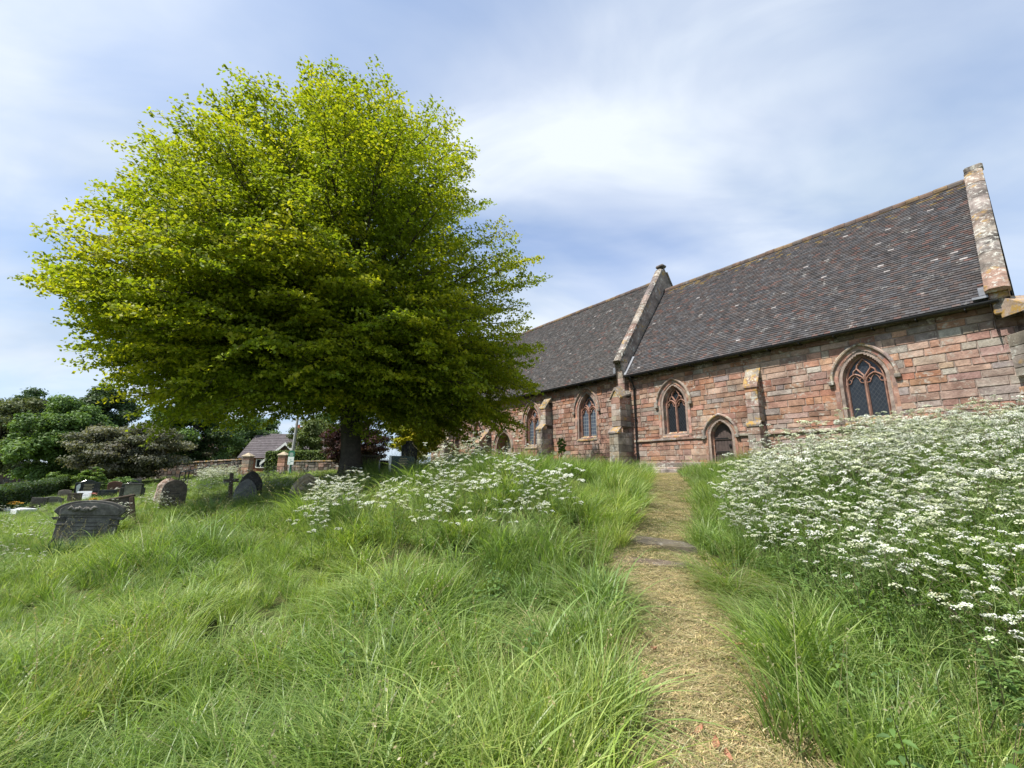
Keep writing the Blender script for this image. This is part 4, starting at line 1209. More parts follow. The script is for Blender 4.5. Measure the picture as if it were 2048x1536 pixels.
# handrail
hp = [at(356, 972, 22.5), at(367, 970, 23), at(374, 969, 23.3), at(421, 958, 25.5), at(466, 952, 28)]
o = hp[0]; root = empty('handrail', (o[0], o[1], g1(o[0], o[1]))); zz0 = g1(o[0], o[1]); tag(root, 'black metal handrail climbing the mown path towards the gate piers', 'handrail')
tops = []
for p in hp:
    zg = g1(p[0], p[1]) - zz0; mb = MB(); mb.tube([(p[0] - o[0], p[1] - o[1], zg - .2), (p[0] - o[0], p[1] - o[1], zg + .88)], .028, 6); mb.build('post', M_IRON, root); tops.append((p[0] - o[0], p[1] - o[1], zg + .88))
mb = MB(); mb.tube([tops[0]] + tops[2:], .026, 6); mb.build('rail', M_IRON, root)

# ------------------------------------------------------------------ gravestones
M_DKST = stone('dark_gravestone', (1, 1, 1), lichen=.35, lcol=(.20, .195, .17), dark=.6, scale=3.2, bd=.008)
M_GRST = stone('grey_gravestone', (1, 1, 1), lichen=.4, lcol=(.30, .30, .27), dark=.4, scale=3, bd=.006)
M_CREAM = stone('cream_gravestone', (1, 1, 1), lichen=.15, orange=.15, dark=.35, scale=3, bd=.008)
M_GRAN = plain('polished_black_granite', (.012, .013, .016), .15, spec=.6, nz=.4, sc=60)
M_GSLATE = plain('green_slate', (.045, .075, .07), .4, nz=.15, sc=12)
M_GOLD = plain('gold_letter', (.55, .45, .26), .5, nz=.1)
M_MARB = plain('white_marble', (.72, .74, .76), .4, nz=.08)
M_PINKST = stone('rough_pink_stone', (1, 1, 1), lichen=.5, lcol=(.6, .55, .5), dark=.3, scale=3, bd=.02)


def grave(name, label, px, py, Y, face, tilt=(0, 0), cat='gravestone', sink=.0, group=None):
    """face: heading in degrees the front looks to (0 = towards -Y)"""
    c = at(px, py, Y); root = empty(name, (c[0], c[1], g1(c[0], c[1]) - sink), R(face), (R(tilt[0]), R(tilt[1]))); tag(root, label, cat, group); return root


def top_profile(kind, w, h):
    if kind == 'segment': return [(-w / 2, 0)] + [(-w / 2 * math.cos(R(a_)) , h * .80 + h * .2 * math.sin(R(a_))) for a_ in range(0, 181, 12)] + [(w / 2, 0)]
    if kind == 'round': r = w / 2; return [(-r, 0)] + [(-r * math.cos(R(a_)), h - r + r * math.sin(R(a_))) for a_ in range(0, 181, 12)] + [(r, 0)]
    if kind == 'gothic':
        a = w / 2; Rr = w * .82; c_ = Rr - a; top = math.acos(c_ / Rr); hh_ = math.sqrt(Rr * Rr - c_ * c_); zs = h - hh_
        L = [(c_ - Rr * math.cos(top * k / 8), zs + Rr * math.sin(top * k / 8)) for k in range(9)]
        return [(-a, 0)] + L + [(-x, z) for x, z in L[:-1][::-1]] + [(a, 0)]
    if kind == 'ogee': a = w / 2; return [(-a, 0), (-a, h * .78), (-a * .93, h * .86), (-a * .7, h * .86), (-a * .45, h * .93), (-a * .2, h * .99), (0, h), (a * .2, h * .99), (a * .45, h * .93), (a * .7, h * .86), (a * .93, h * .86), (a, h * .78), (a, 0)]
    if kind == 'flat': a = w / 2; return [(-a, 0), (-a, h), (a, h), (a, 0)]
    if kind == 'peak': a = w / 2; return [(-a, 0), (-a, h * .85), (-a * .4, h), (a * .4, h), (a, h * .82), (a, 0)]


def slab(root, kind, w, h, t, mat, col, name='slab', z=-.25, y=0, border=None, bev=.012):
    mb = MB(); P = [(x, zz_ if zz_ > 0 else z) for x, zz_ in top_profile(kind, w, h)]
    mb.prism(P[::-1], y - t / 2, y + t / 2, col, bev=bev); o = mb.build(name, mat, root); return o


# big leaning stone with arched hood and raised panel
r = grave('gravestone', 'large dark weathered gravestone with a broad curved hood, nearest on the left slope', 164, 1092, 9.0, 33, (-3, 3.5))
C_ = (.125, .118, .108)
slab(r, 'flat', .92, .70, .14, M_DKST, C_)
mb = MB()
L = [(-.55 * math.cos(R(a_)), .60 + .29 * math.sin(R(a_)) ** .8) for a_ in range(0, 181, 9)]
mb.prism(([(-.55, .55), (-.51, .50), (-.45, .52), (-.43, .56)] + [(-.55, .60)][:0] + L[1:-1] + [(.43, .56), (.45, .52), (.51, .50), (.55, .55)])[::-1], -.10, .10, C_, bev=.015)
hd = mb.build('hood', M_DKST, r)
mb = MB(); mb.prism([(x, z) for x, z in ([(-.44, .60)] + [(-.48 * math.cos(R(a_)), .60 + .245 * math.sin(R(a_)) ** .8) for a_ in range(18, 163, 9)] + [(.44, .60)])][::-1], -.125, -.099, (.145, .138, .125), bev=.01)
for k in range(9):
    a_ = R(205 + k * 16.5); mb.tube([(.17 * k / 4 - .34, -.13, .70 + .05 * math.sin(k * 1.9)), (.17 * k / 4 - .30, -.145, .72 + .03 * math.cos(k * 2.3)), (.17 * k / 4 - .25, -.13, .70 + .04 * math.sin(k))], [.02, .035, .015], 5, (.145, .138, .125))
mb.build('carving', M_DKST, hd)
mb = MB(); mb.box(-.33, .33, -.105, -.068, -.2, .545, (.14, .135, .125), .012); 
for k in range(7): mb.box(-.24 + .03 * (k % 3), .24 - .04 * (k % 2), -.108, -.1055, .44 - k * .07, .455 - k * .07, (.06, .058, .055))
mb.build('inscription_panel', M_DKST, r)
for s_ in (-1, 1): mb = MB(); mb.box(s_ * .40 - .07, s_ * .40 + .07, -.11, .09, .40, .43, C_, .006); mb.build('moulding', M_DKST, r)

r = grave('gravestone', 'dark gravestone leaning hard to one side behind the large hooded one', 238, 1042, 11.2, 38, (-8, -12))
slab(r, 'flat', .60, .62, .12, M_DKST, (.085, .07, .058)); mb = MB()
mb.box(-.36, .36, -.09, .09, .62, .68, (.10, .075, .055), .02); mb.build('cap', M_DKST, r)
for s_ in (-1, 1): mb = MB(); mb.box(s_ * .29 - .045, s_ * .29 + .045, -.10, .08, -.2, .617, (.11, .075, .055), .012); mb.build('pilaster', M_DKST, r)
mb = MB(); mb = MB(); mb.box(-.2, .2, -.075, -.061, .32, .5, (.07, .07, .075), .01); mb.build('inscription_panel', M_DKST, r)

r = grave('gravestone', 'tall round topped dark gravestone standing upright left of the small cross', 342, 1020, 13, 41, (-2, 1))
slab(r, 'round', .60, .84, .12, M_DKST, (.15, .125, .10)); mb = MB()
mb.prism(top_profile('round', .5, .76)[::-1], -.07, -.061, (.13, .108, .085), bev=.004)
for k in range(6): mb.box(-.13, .13, -.0735, -.0705, .5 - k * .07, .512 - k * .07, (.05, .045, .04))
mb.build('inscription_panel', M_DKST, r)

r = grave('stone_cross', 'small brown stone cross on a short shaft beside the gothic headstone', 458, 1010, 13.6, 40, (0, -3), 'cross')
mb = MB(); mb.prism([(-.05, -.2), (-.05, .52), (-.2, .52), (-.2, .62), (-.05, .62), (-.05, .80), (.05, .80), (.05, .62), (.2, .62), (.2, .52), (.05, .52), (.05, -.2)][::-1], -.045, .045, (.13, .10, .08)); mb.build('cross', M_DKST, r)
mb = MB(); mb.box(-.14, .14, -.12, .12, -.2, .12, (.14, .11, .09), .02); mb.build('base', M_DKST, r)

r = grave('gravestone', 'pointed grey gravestone leaning back against its dark twin beside the cross', 487, 1012, 12.7, 43, (-9, 4))
slab(r, 'gothic', .58, .68, .10, M_GRST, (.17, .175, .17), bev=.02); mb = MB(); mb.prism(top_profile('gothic', .48, .6)[::-1], -.06, -.051, (.15, .155, .15), bev=.004); mb.build('inscription_panel', M_GRST, r)
r = grave('gravestone', 'pointed black gravestone standing right behind the leaning grey one', 496, 1008, 13.15, 43, (-3, 2))
slab(r, 'gothic', .62, .84, .10, M_DKST, (.06, .058, .055)); mb = MB(); mb.box(-.2, .2, -.056, -.051, .2, .5, (.05, .05, .05), .002); mb.build('inscription_panel', M_DKST, r)

r = grave('gravestone', 'low cream gravestone with a carved pointed arch, shaded at the beech foot', 611, 1000, 12, 46, (-6, 2))
slab(r, 'gothic', .88, .66, .14, M_CREAM, (.36, .30, .20))
def _garch(w, h, z): return [(x, z_) for x, z_ in top_profile('gothic', w, h) if z_ >= z]
for (w1, h1, w2, h2, y_, cc) in ((.86, .645, .76, .575, -.105, (.40, .34, .23)), (.70, .53, .62, .475, -.09, (.36, .30, .20))):
    A = top_profile('gothic', w1, h1)[1:-1]; B = top_profile('gothic', w2, h2)[1:-1]; A = [(A[0][0], .0)] + A + [(A[-1][0], .0)]; B = [(B[0][0], .0)] + B + [(B[-1][0], .0)]
    mb = MB(); mb.grid([[(x, -.071, z) for x, z in A], [(x, y_, z) for x, z in A], [(x, y_, z) for x, z in B], [(x, -.071, z) for x, z in B]], cc); mb.build('arch_moulding', M_CREAM, r)
mb = MB(); mb.box(-.30, .30, -.095, -.071, .20, .245, (.34, .28, .19), .006)
for k in range(9):
    a_ = R(20 + k * 17.5); mb.tube([(0, -.073, .29), (.10 * math.cos(a_), -.10, .30 + .09 * math.sin(a_)), (.19 * math.cos(a_), -.078, .28 + .16 * math.sin(a_))], [.01, .022, .012], 5, (.27, .23, .16))
mb.build('carving', M_CREAM, r)

# green slate memorial with gilt lettering and the dark cross-topped stone
r = grave('gravestone', 'wide dark green headstone with faint gold lettering at the right of the beech trunk', 803, 952, 13.6, 45)
slab(r, 'flat', .84, .62, .10, M_GSLATE, (1, 1, 1)); 
mb = MB()
rg_ = random.Random(4)
for k in range(9):
    w_ = (.26, .30, .24, .32, .20, .30, .24, .30, .16)[k]; x = -w_ / 2 - .0
    while x < w_ / 2:
        l = rg_.uniform(.016, .05); mb.box(x, min(x + l, w_ / 2 + .01), -.0535, -.0505, .535 - k * .052, .555 - k * .052); x += l + .012
mb.build('lettering', M_GOLD, r)
mb = MB(); mb.box(-.435, -.415, -.06, .05, -.2, .63, bev=.004); mb.build('edge', M_GRST, r)
r = grave('gravestone', 'black stone topped with a carved cross standing behind the green headstone', 816, 952, 14.6, 45)
mb = MB(); mb.prism([(-.27, -.2), (-.27, .88), (-.20, .95), (-.12, .98), (-.10, 1.08), (-.06, 1.10), (.06, 1.10), (.10, 1.08), (.12, .98), (.20, .95), (.27, .88), (.27, -.2)][::-1], -.07, .07, (.035, .035, .035), bev=.01); mb.build('slab', M_DKST, r)
mb = MB()
for a_ in (45, 135, 225, 315):
    mb.prism([(0, .86), (.13 * math.cos(R(a_ - 60)) * .6 , .86 + .13 * math.sin(R(a_ - 60)) * .6), (.14 * math.cos(R(a_ - 22 - 45)), .86 + .14 * math.sin(R(a_ - 22 - 45))), (.14 * math.cos(R(a_ + 22 - 45)), .86 + .14 * math.sin(R(a_ + 22 - 45)))][::1], -.095, -.072, (.09, .09, .085))
mb.build('cross', M_DKST, r)
r = grave('chest_tomb', 'dark sandstone chest tomb with a flat lid, in deep shade right of the trunk', 733, 950, 16.0, 43, cat='tomb')
mb = MB(); mb.box(-.42, .42, 0, .9, -.2, .60, (.06, .045, .038), .01); mb.build('chest', M_DKST, r)
mb = MB(); mb.box(-.50, .55, -.08, .98, .603, .66, (.18, .165, .15), .02); mb.build('lid', M_DKST, r)
for x in (-.40, .40):
    mb = MB(); mb.box(x - .07, x + .07, -.04, .0, -.2, .60, (.20, .12, .09), .01); mb.build('pilaster', M_DKST, r)
r = grave('gravestone', 'narrow grey edged black headstone between the chest tomb and the green headstone', 766, 952, 14.2, 45)
slab(r, 'flat', .30, .50, .07, M_GRAN, (1, 1, 1)); mb = MB(); mb.box(-.165, -.15, -.045, .04, -.2, .51, (.3, .3, .3)); mb.build('edge', M_GRST, r)

# stones along the nave
for lab, px, py, Y, k_, w_, h_, cc in (('pointed grey green gravestone in front of the nave wall, tallest of those there', 956, 945, 19.0, 'gothic', .80, 1.02, (.10, .115, .10)),
                                   ('low round black gravestone left of the pointed one by the nave', 928, 945, 19.4, 'round', .62, .72, (.035, .04, .035)),
                                   ('low black gravestone just right of the pointed one by the nave', 984, 943, 19.6, 'round', .5, .60, (.035, .04, .035)),
                                   ('low black gravestone standing before the arched nave door', 1010, 943, 19.5, 'segment', .66, .68, (.04, .042, .038))):
    r = grave('gravestone', lab, px, py, Y, 34); slab(r, k_, w_, h_, .1, M_DKST, cc); mb = MB(); mb.box(-w_ * .3, w_ * .3, -.056, -.051, h_ * .3, h_ * .6, tuple(q_ * .8 for q_ in cc), .002); mb.build('inscription_panel', M_DKST, r)

# far group on the left
BR = (.16, .085, .065)
r = grave('gravestone', 'shiny black headstone with gold lines beside a white vase panel, under the small bright bush', 172, 992, 21.5, 35)
slab(r, 'ogee', .92, .82, .10, M_GRAN, (1, 1, 1)); mb = MB()
for k in range(5): mb.box(-.14, .22 - .05 * (k % 2), -.0535, -.0505, .60 - k * .07, .62 - k * .07)
mb.build('lettering', M_GOLD, r); mb = MB(); mb.prism([(-.37, .22), (-.40, .52), (-.34, .62), (-.27, .64), (-.25, .50), (-.30, .22)][::-1], -.06, -.051, (1, 1, 1)); mb.build('vase_panel', M_MARB, r)
r = grave('grave_tablet', 'white marble tablet propped in front of the shiny black headstone', 166, 998, 20.6, 38, (-25, 0), 'tablet'); slab(r, 'flat', .50, .36, .06, M_MARB, (1, 1, 1)); mb = MB(); mb.box(-.15, .15, -.034, -.031, .15, .17, (.5, .5, .5)); mb.build('lettering', M_GRST, r)
r = grave('gravestone', 'reddish brown headstone with white flowers at its foot, beyond the other left graves', 228, 982, 22.5, 36); slab(r, 'segment', .56, .66, .09, M_SUR, BR); mb = MB(); mb.box(-.2, .2, -.049, -.046, .3, .5, (.13, .07, .055)); mb.build('inscription_panel', M_SUR, r)
r = grave('gravestone', 'low wide dark headstone half sunk in grass before the reddish brown one', 214, 993, 20.5, 36); slab(r, 'flat', .66, .36, .10, M_DKST, (.05, .055, .06)); mb = MB(); mb.box(-.2, .2, -.054, -.051, .12, .26, (.07, .07, .075)); mb.build('inscription_panel', M_DKST, r)
r = grave('gravestone', 'black polished headstone with a pale band, behind the tall grey one', 262, 993, 20.5, 38); slab(r, 'ogee', .80, .66, .10, M_GRAN, (1, 1, 1)); mb = MB(); mb.box(-.3, .38, -.06, -.051, .20, .26, (1, 1, 1)); mb.build('band', M_MARB, r)
r = grave('gravestone', 'streaked grey headstone with dark shoulders in front of the black polished one', 261, 1004, 18, 38, (-2, 0)); slab(r, 'flat', .52, .62, .09, M_GRST, (.25, .24, .22)); mb = MB()
for s_ in (-1, 1): mb.box(s_ * .33 - .07, s_ * .33 + .07, -.04, .05, -.2, .50, (.07, .07, .065), .015)
mb.box(-.34, .30, -.075, .06, .60, .655, (.09, .09, .085), .015); mb.build('surround', M_DKST, r)
r = grave('gravestone', 'dark grey distant headstone under the grey leaved tree by a post', 271, 975, 24, 38); slab(r, 'flat', .42, .62, .09, M_GRST, (.12, .11, .11)); mb = MB(); mb.box(-.14, .14, -.05, -.046, .25, .5, (.09, .085, .085)); mb.build('inscription_panel', M_GRST, r)
r = grave('gravestone', 'small square brown headstone in the left lawn in front of the white tablet', 148, 1000, 18.6, 32, (-4, 0)); slab(r, 'flat', .44, .36, .10, M_DKST, (.13, .10, .085)); mb = MB(); mb.box(-.24, .24, -.065, .065, .36, .40, (.10, .08, .07), .01); mb.build('cap', M_DKST, r)
r = grave('gravestone', 'squat square grey stone leftmost of the low pair in the lawn', 78, 1003, 17.6, 30, (-6, 3)); slab(r, 'flat', .46, .36, .16, M_DKST, (.10, .095, .09)); mb = MB(); mb.box(-.16, .16, -.086, -.081, .08, .28, (.085, .08, .075)); mb.build('inscription_panel', M_DKST, r)
r = grave('gravestone', 'low peaked mossy stone, rightmost of the low pair in the lawn', 106, 1001, 18.2, 35, (-8, 4)); slab(r, 'peak', .58, .32, .16, M_GRST, (.15, .15, .12)); mb = MB(); mb.box(-.18, .18, -.086, -.081, .06, .22, (.12, .12, .10)); mb.build('inscription_panel', M_GRST, r)
r = grave('gravestone', 'small pale brown stone near the dark hollow at the end of the clipped hedge', 130, 986, 22, 33, (-6, 0)); slab(r, 'peak', .48, .36, .12, M_GRST, (.20, .175, .15)); mb = MB(); mb.box(-.15, .15, -.066, -.061, .1, .25, (.17, .15, .13)); mb.build('inscription_panel', M_GRST, r)
# rough pink boulder stone behind the round topped one
r = grave('gravestone', 'rough pinkish boulder headstone just behind the round topped dark one', 331, 1004, 15.2, 41)
mb = MB(); rg_ = random.Random(2); rows = []
for k, (z, w_) in enumerate(((-.2, .34), (.1, .36), (.35, .34), (.55, .28), (.70, .19), (.78, .08))):
    rows.append([(math.cos(2 * math.pi * m / 12) * w_ * rg_.uniform(.85, 1.12), math.sin(2 * math.pi * m / 12) * w_ * .55 * rg_.uniform(.85, 1.1), z + rg_.uniform(-.03, .03)) for m in range(12)])
mb.grid(rows, (.36, .25, .20), closed=True); mb.poly(rows[-1], (.36, .25, .20)); mb.build('boulder', M_PINKST, r)

# white kerbed grave with yellow flowers
M_YEL = plain('yellow_petal', (.75, .45, .04), .6); M_PET = plain('white_petal', (.8, .78, .72), .6); M_PKP = plain('pink_petal', (.7, .3, .25), .6); M_STEM = plain('stem', (.08, .15, .03), .7)
c = at(36, 1018, 16.2); r = empty('kerbed_grave', (c[0], c[1], g1(c[0], c[1]) + .02), R(-20)); tag(r, 'low grave edged in white marble with a white book at one end, far left lawn', 'grave'); r.scale = (.68, .68, .7)
mb = MB()
for (a, b_, c_, d_) in ((-.9, .9, -.4, -.3), (-.9, .9, .3, .4), (-.9, -.8, -.298, .298), (.8, .9, -.298, .298)): mb.box(a, b_, c_, d_, -.1, .13, bev=.01)
mb.build('kerb', M_MARB, r); mb = MB(); mb.box(.15, .75, -.25, .25, .02, .16, bev=.02); mb.build('tablet', M_MARB, r)


def bouquet(label, px, py, Y, mat, n=16, s=.16, dz=.0):
    c = at(px, py, Y); r = empty('flower_bunch', (c[0], c[1], g1(c[0], c[1]) + dz)); tag(r, label, 'flowers')
    st = MB(); hd_ = MB(); rg_ = random.Random(int(px))
    for k in range(n):
        a_ = rg_.uniform(0, 6.28); q_ = rg_.uniform(0, s); x, y, z = q_ * math.cos(a_), q_ * math.sin(a_), rg_.uniform(.16, .26)
        st.tube([(x * .3, y * .3, 0), (x, y, z)], .006, 4)
        for m in range(6):
            b_ = m * 1.05; hd_.poly([(x, y, z), (x + .035 * math.cos(b_ - .4), y + .035 * math.sin(b_ - .4), z + .015), (x + .05 * math.cos(b_), y + .05 * math.sin(b_), z + .005), (x + .035 * math.cos(b_ + .4), y + .035 * math.sin(b_ + .4), z + .015)])
    st.build('stems', M_STEM, r).name = 'stem'; hd_.build('blossom', mat, r)


bouquet('yellow flowers lying on the white marble kerbed grave', 28, 1012, 16.2, M_YEL, 26, .22, .1)
bouquet('yellow flowers in the grass between the hooded stone and the small square stone', 186, 1006, 17.0, M_YEL, 20, .22)
bouquet('white flowers at the foot of the reddish brown headstone', 232, 982, 21.8, M_PET, 18, .2, .12)
bouquet('pink flowers beside the white marble tablet', 184, 998, 20.3, M_PKP, 16, .18)

# ------------------------------------------------------------------ steps on the path, fallen leaves
def flagstone(label, pts, th, col):
    cx_ = sum(p[0] for p in pts) / len(pts); cy_ = sum(p[1] for p in pts) / len(pts); z = g1(cx_, cy_)
    mb = MB(); n_ = len(pts); top = []; low = []
    for k, (x, y) in enumerate(pts): top.append((x - cx_, y - cy_, th + random.uniform(-.006, .006) + (g1(x, y) - z) * .5)); low.append(((x - cx_) * 1.02, (y - cy_) * 1.02, -.12))
    inn = [(x * .95, y * .90, zt + .012) for x, y, zt in top]
    mb.grid([low, top, inn], col, closed=True); mb.poly(inn, col)
    o = mb.build('step_stone', M_PATHST); o.location = (cx_, cy_, z - .012); tag(o, label, 'step')


M_PATHST = stone('worn_step_stone', (1, 1, 1), lichen=.15, lcol=(.25, .23, .2), dark=.4, scale=2.2, bd=.015, dcol=(.14, .12, .06))
def rowpts(x0, x1, yA, yB, n=7):
    t = np.linspace(0, 1, n)
    f = [(x0 + (x1 - x0) * a, yA[0] + (yA[1] - yA[0]) * a + random.uniform(-.03, .03)) for a in t]; b = [(x0 + (x1 - x0) * a, yB[0] + (yB[1] - yB[0]) * a + random.uniform(-.03, .03)) for a in t[::-1]]
    return f + b
def gp(px, py):
    """point of the ground seen at a pixel"""
    r_ = ray(px, py); Y = 1.5
    while Y < 60:
        p = r_ * Y / r_[1]
        if p[2] + EYE < g1(p[0], p[1]): return p
        Y += .02
    return p
A1, A2, B1, B2 = gp(1248, 1082), gp(1395, 1106), gp(1262, 1066), gp(1385, 1090)
flagstone('upper worn grey stone step crossing the mown path', rowpts(A1[0], A2[0], (A1[1], A2[1]), (A1[1] + .40, A2[1] + .36)), .055, (.10, .085, .065))
A1, A2 = gp(1228, 1122), gp(1392, 1138)
flagstone('lower pinkish stone step almost level with the mown path', rowpts(A1[0], A2[0], (A1[1], A2[1]), (A1[1] + .30, A2[1] + .28)), .025, (.12, .092, .07))
M_DRY = plain('dry_leaf', (.36, .17, .10), .8, sc=30)
where = [(1287, 1361, 'near the left edge of the path halfway up'), (1401, 1477, 'curled on the path close to the bottom of the view'), (1434, 1503, 'on the path, lowest and rightmost of the pair near the bottom'), (1395, 1172, 'at the right side of the path below the steps'), (1536, 1414, 'under the right hand grass edge of the path'),
         (1480, 1300, 'by the right edge of the path, middle distance'), (1306, 1308, 'by the left edge, above the largest grass tuft'), (1238, 1171, 'at the far left of the path below the lower step'), (1368, 1001, 'high up the path near the church'), (1455, 1528, 'at the very bottom edge of the view')]
for px, py, lb in where:
    c = gp(px, py); mb = MB(); a0 = random.uniform(0, 6.28); L_ = random.uniform(.04, .055)
    rows = []
    for t in np.linspace(-1, 1, 6):
        w_ = .022 * (1 - abs(t) ** 1.7) + .001; cz = .012 + .014 * t * t
        rows.append([(t * L_, -w_, cz + .01), (t * L_, 0, cz - .003), (t * L_, w_, cz + .012)])
    mb.grid(rows, (1, 1, 1)); o = mb.build('fallen_leaf', M_DRY); o.location = (c[0], c[1], g1(c[0], c[1]) + .02); o.rotation_euler = (random.uniform(-.5, .5), random.uniform(-.4, .4), a0); tag(o, 'dry reddish brown leaf ' + lb, 'leaf', 'dead leaves lying on the mown path')

# ------------------------------------------------------------------ grass: instanced tufts
def instancer(name, pts, rot, scl, idx, tint, sources, kind='stuff'):
    me = bpy.data.meshes.new(name); n = len(pts); me.vertices.add(n); me.vertices.foreach_set('co', np.asarray(pts, dtype=np.float32).ravel())
    for nm, ty, v in (('rot', 'FLOAT_VECTOR', rot), ('scl', 'FLOAT', scl), ('idx', 'INT', idx), ('tint', 'FLOAT', tint)):
        a = me.attributes.new(nm, ty, 'POINT'); v = np.asarray(v, dtype=np.int32 if ty == 'INT' else np.float32).ravel()
        a.data.foreach_set('vector' if ty == 'FLOAT_VECTOR' else 'value', v)
    o = bpy.data.objects.new(name, me); COL.objects.link(o)
    src = bpy.data.collections.new(name + '_source')
    for s_ in sources: src.objects.link(s_)
    ng = bpy.data.node_groups.new(name + '_scatter', 'GeometryNodeTree')
    ng.interface.new_socket('Geometry', in_out='INPUT', socket_type='NodeSocketGeometry'); ng.interface.new_socket('Geometry', in_out='OUTPUT', socket_type='NodeSocketGeometry')
    N = ng.nodes; L = ng.links
    gi = N.new('NodeGroupInput'); go = N.new('NodeGroupOutput'); iop = N.new('GeometryNodeInstanceOnPoints'); ci = N.new('GeometryNodeCollectionInfo')
    ci.inputs['Collection'].default_value = src; ci.inputs['Separate Children'].default_value = True; ci.inputs['Reset Children'].default_value = True
    def na(nm, ty):
        a = N.new('GeometryNodeInputNamedAttribute'); a.data_type = ty; a.inputs['Name'].default_value = nm
        return a.outputs['Attribute']
    m2p = N.new('GeometryNodeMeshToPoints'); L.new(gi.outputs[0], m2p.inputs['Mesh'])
    L.new(m2p.outputs[0], iop.inputs['Points']); L.new(ci.outputs[0], iop.inputs['Instance']); iop.inputs['Pick Instance'].default_value = True
    L.new(na('idx', 'INT'), iop.inputs['Instance Index']); L.new(na('scl', 'FLOAT'), iop.inputs['Scale'])
    e2r = N.new('FunctionNodeEulerToRotation'); L.new(na('rot', 'FLOAT_VECTOR'), e2r.inputs[0]); L.new(e2r.outputs[0], iop.inputs['Rotation'])
    L.new(iop.outputs[0], go.inputs[0])
    md = o.modifiers.new('scatter', 'NODES'); md.node_group = ng
    return o


def hidden(name, me, mats):
    o = bpy.data.objects.new(name, me)
    for m in (mats if isinstance(mats, (list, tuple)) else [mats]): me.materials.append(m)
    return o


def blades(nb, rad, h, wdt, lean, droop, seed, cols, seg=5, dirn=None, spread=1.0):
    """tuft of arching blades; returns mesh"""
    rg = np.random.default_rng(seed)
    a = rg.uniform(0, 6.283, nb); r = rad * np.sqrt(rg.random(nb)); X0, Y0 = r * np.cos(a), r * np.sin(a)
    ha = a + rg.normal(size=nb) * .8 if dirn is None else dirn + rg.normal(size=nb) * spread
    H = rg.uniform(h[0], h[1], nb) * (1 - .3 * r / rad); le = rg.uniform(lean[0], lean[1], nb) + .25 * r / rad; dr = rg.uniform(droop[0], droop[1], nb); Wd = rg.uniform(wdt[0], wdt[1], nb)
    t = np.linspace(0, 1, seg + 1)[None]; dx, dy = np.cos(ha), np.sin(ha)
    out = (le[:, None] * t + dr[:, None] * t ** 2.4) * H[:, None]; z = H[:, None] * (t - .45 * dr[:, None] * t ** 3.2 * 1.1)
    ph = ha + math.pi / 2 + rg.normal(size=nb) * .6; wx, wy = np.cos(ph)[:, None], np.sin(ph)[:, None]; ww = Wd[:, None] * (1 - t ** 1.8) * .5 + .0003
    PX, PY = X0[:, None] + dx[:, None] * out, Y0[:, None] + dy[:, None] * out
    V = np.empty((nb, seg + 1, 2, 3)); V[..., 0, 0] = PX - wx * ww; V[..., 1, 0] = PX + wx * ww; V[..., 0, 1] = PY - wy * ww; V[..., 1, 1] = PY + wy * ww; V[..., 0, 2] = z; V[..., 1, 2] = z
    V[..., 2] -= .03
    base = (np.arange(nb) * (seg + 1) * 2)[:, None]; k = np.arange(seg)[None] * 2
    F = np.stack([base + k, base + k + 1, base + k + 3, base + k + 2], -1).reshape(-1, 4)
    cc = np.array(cols); c = cc[rg.integers(0, len(cc), nb)] * rg.uniform(.75, 1.25, (nb, 1)); col = np.repeat(c, seg, 0)
    return V.reshape(-1, 3), F, col


GC = [(.23, .34, .075), (.18, .28, .055), (.29, .39, .10), (.13, .21, .05), (.37, .44, .15), (.23, .32, .10)]
GD = GC + [(.34, .33, .16), (.30, .32, .15)]
M_GRASS = leafmat('grass_blade', (1, 1, 1), trans=.42, tcol=(1.15, 1.25, .5), use_tint=True, rough=.42, spec=.45)
tuf = []
for k in range(13):
    if k < 4: V, F, c = blades(72, .13, (.30, .55), (.006, .0125), (.10, .45), (.25, .9), 50 + k, GC, 6)          # arching long
    elif k < 7: V, F, c = blades(78, .11, (.28, .52), (.0045, .009), (.05, .30), (.05, .5), 50 + k, GC + [(.2, .25, .08)], 5)    # upright fine
    elif k < 10: V, F, c = blades(62, .16, (.22, .42), (.005, .011), (.30, .7), (.5, 1.1), 50 + k, GD, 6, dirn=0.0, spread=.7)   # swept over
    elif k == 12:   # flowering stalks and old straws
        V, F, c = blades(9, .16, (.55, .85), (.003, .005), (.05, .3), (.0, .35), 62, [(.34, .33, .17), (.30, .24, .14), (.24, .30, .11)], 5)
        tip = V.reshape(9, 6, 2, 3)[:, 4:].mean(2); C_ = (tip[:, :1] + (tip[:, 1:] - tip[:, :1]) * np.linspace(-.3, 1, 9)[None, :, None]).reshape(-1, 3) + np.random.default_rng(1).normal(size=(81, 3)) * .006
        V2, F2 = leaf_quads(C_, np.random.default_rng(2).normal(size=(81, 3)), np.full(81, .017), .5); F = np.concatenate([F, F2 + len(V)]); V = np.concatenate([V, V2]); c = np.concatenate([c, np.tile([.32, .29, .16], (81, 1))])
    else: V, F, c = blades(26, .12, (.40, .68), (.010, .018), (.15, .45), (.4, 1.2), 50 + k, [(.21, .31, .09), (.25, .35, .11)], 7)   # broad blades
    tuf.append(hidden('grass_tuft.%03d' % k, np_mesh('grass_tuft', V, F, c), M_GRASS))


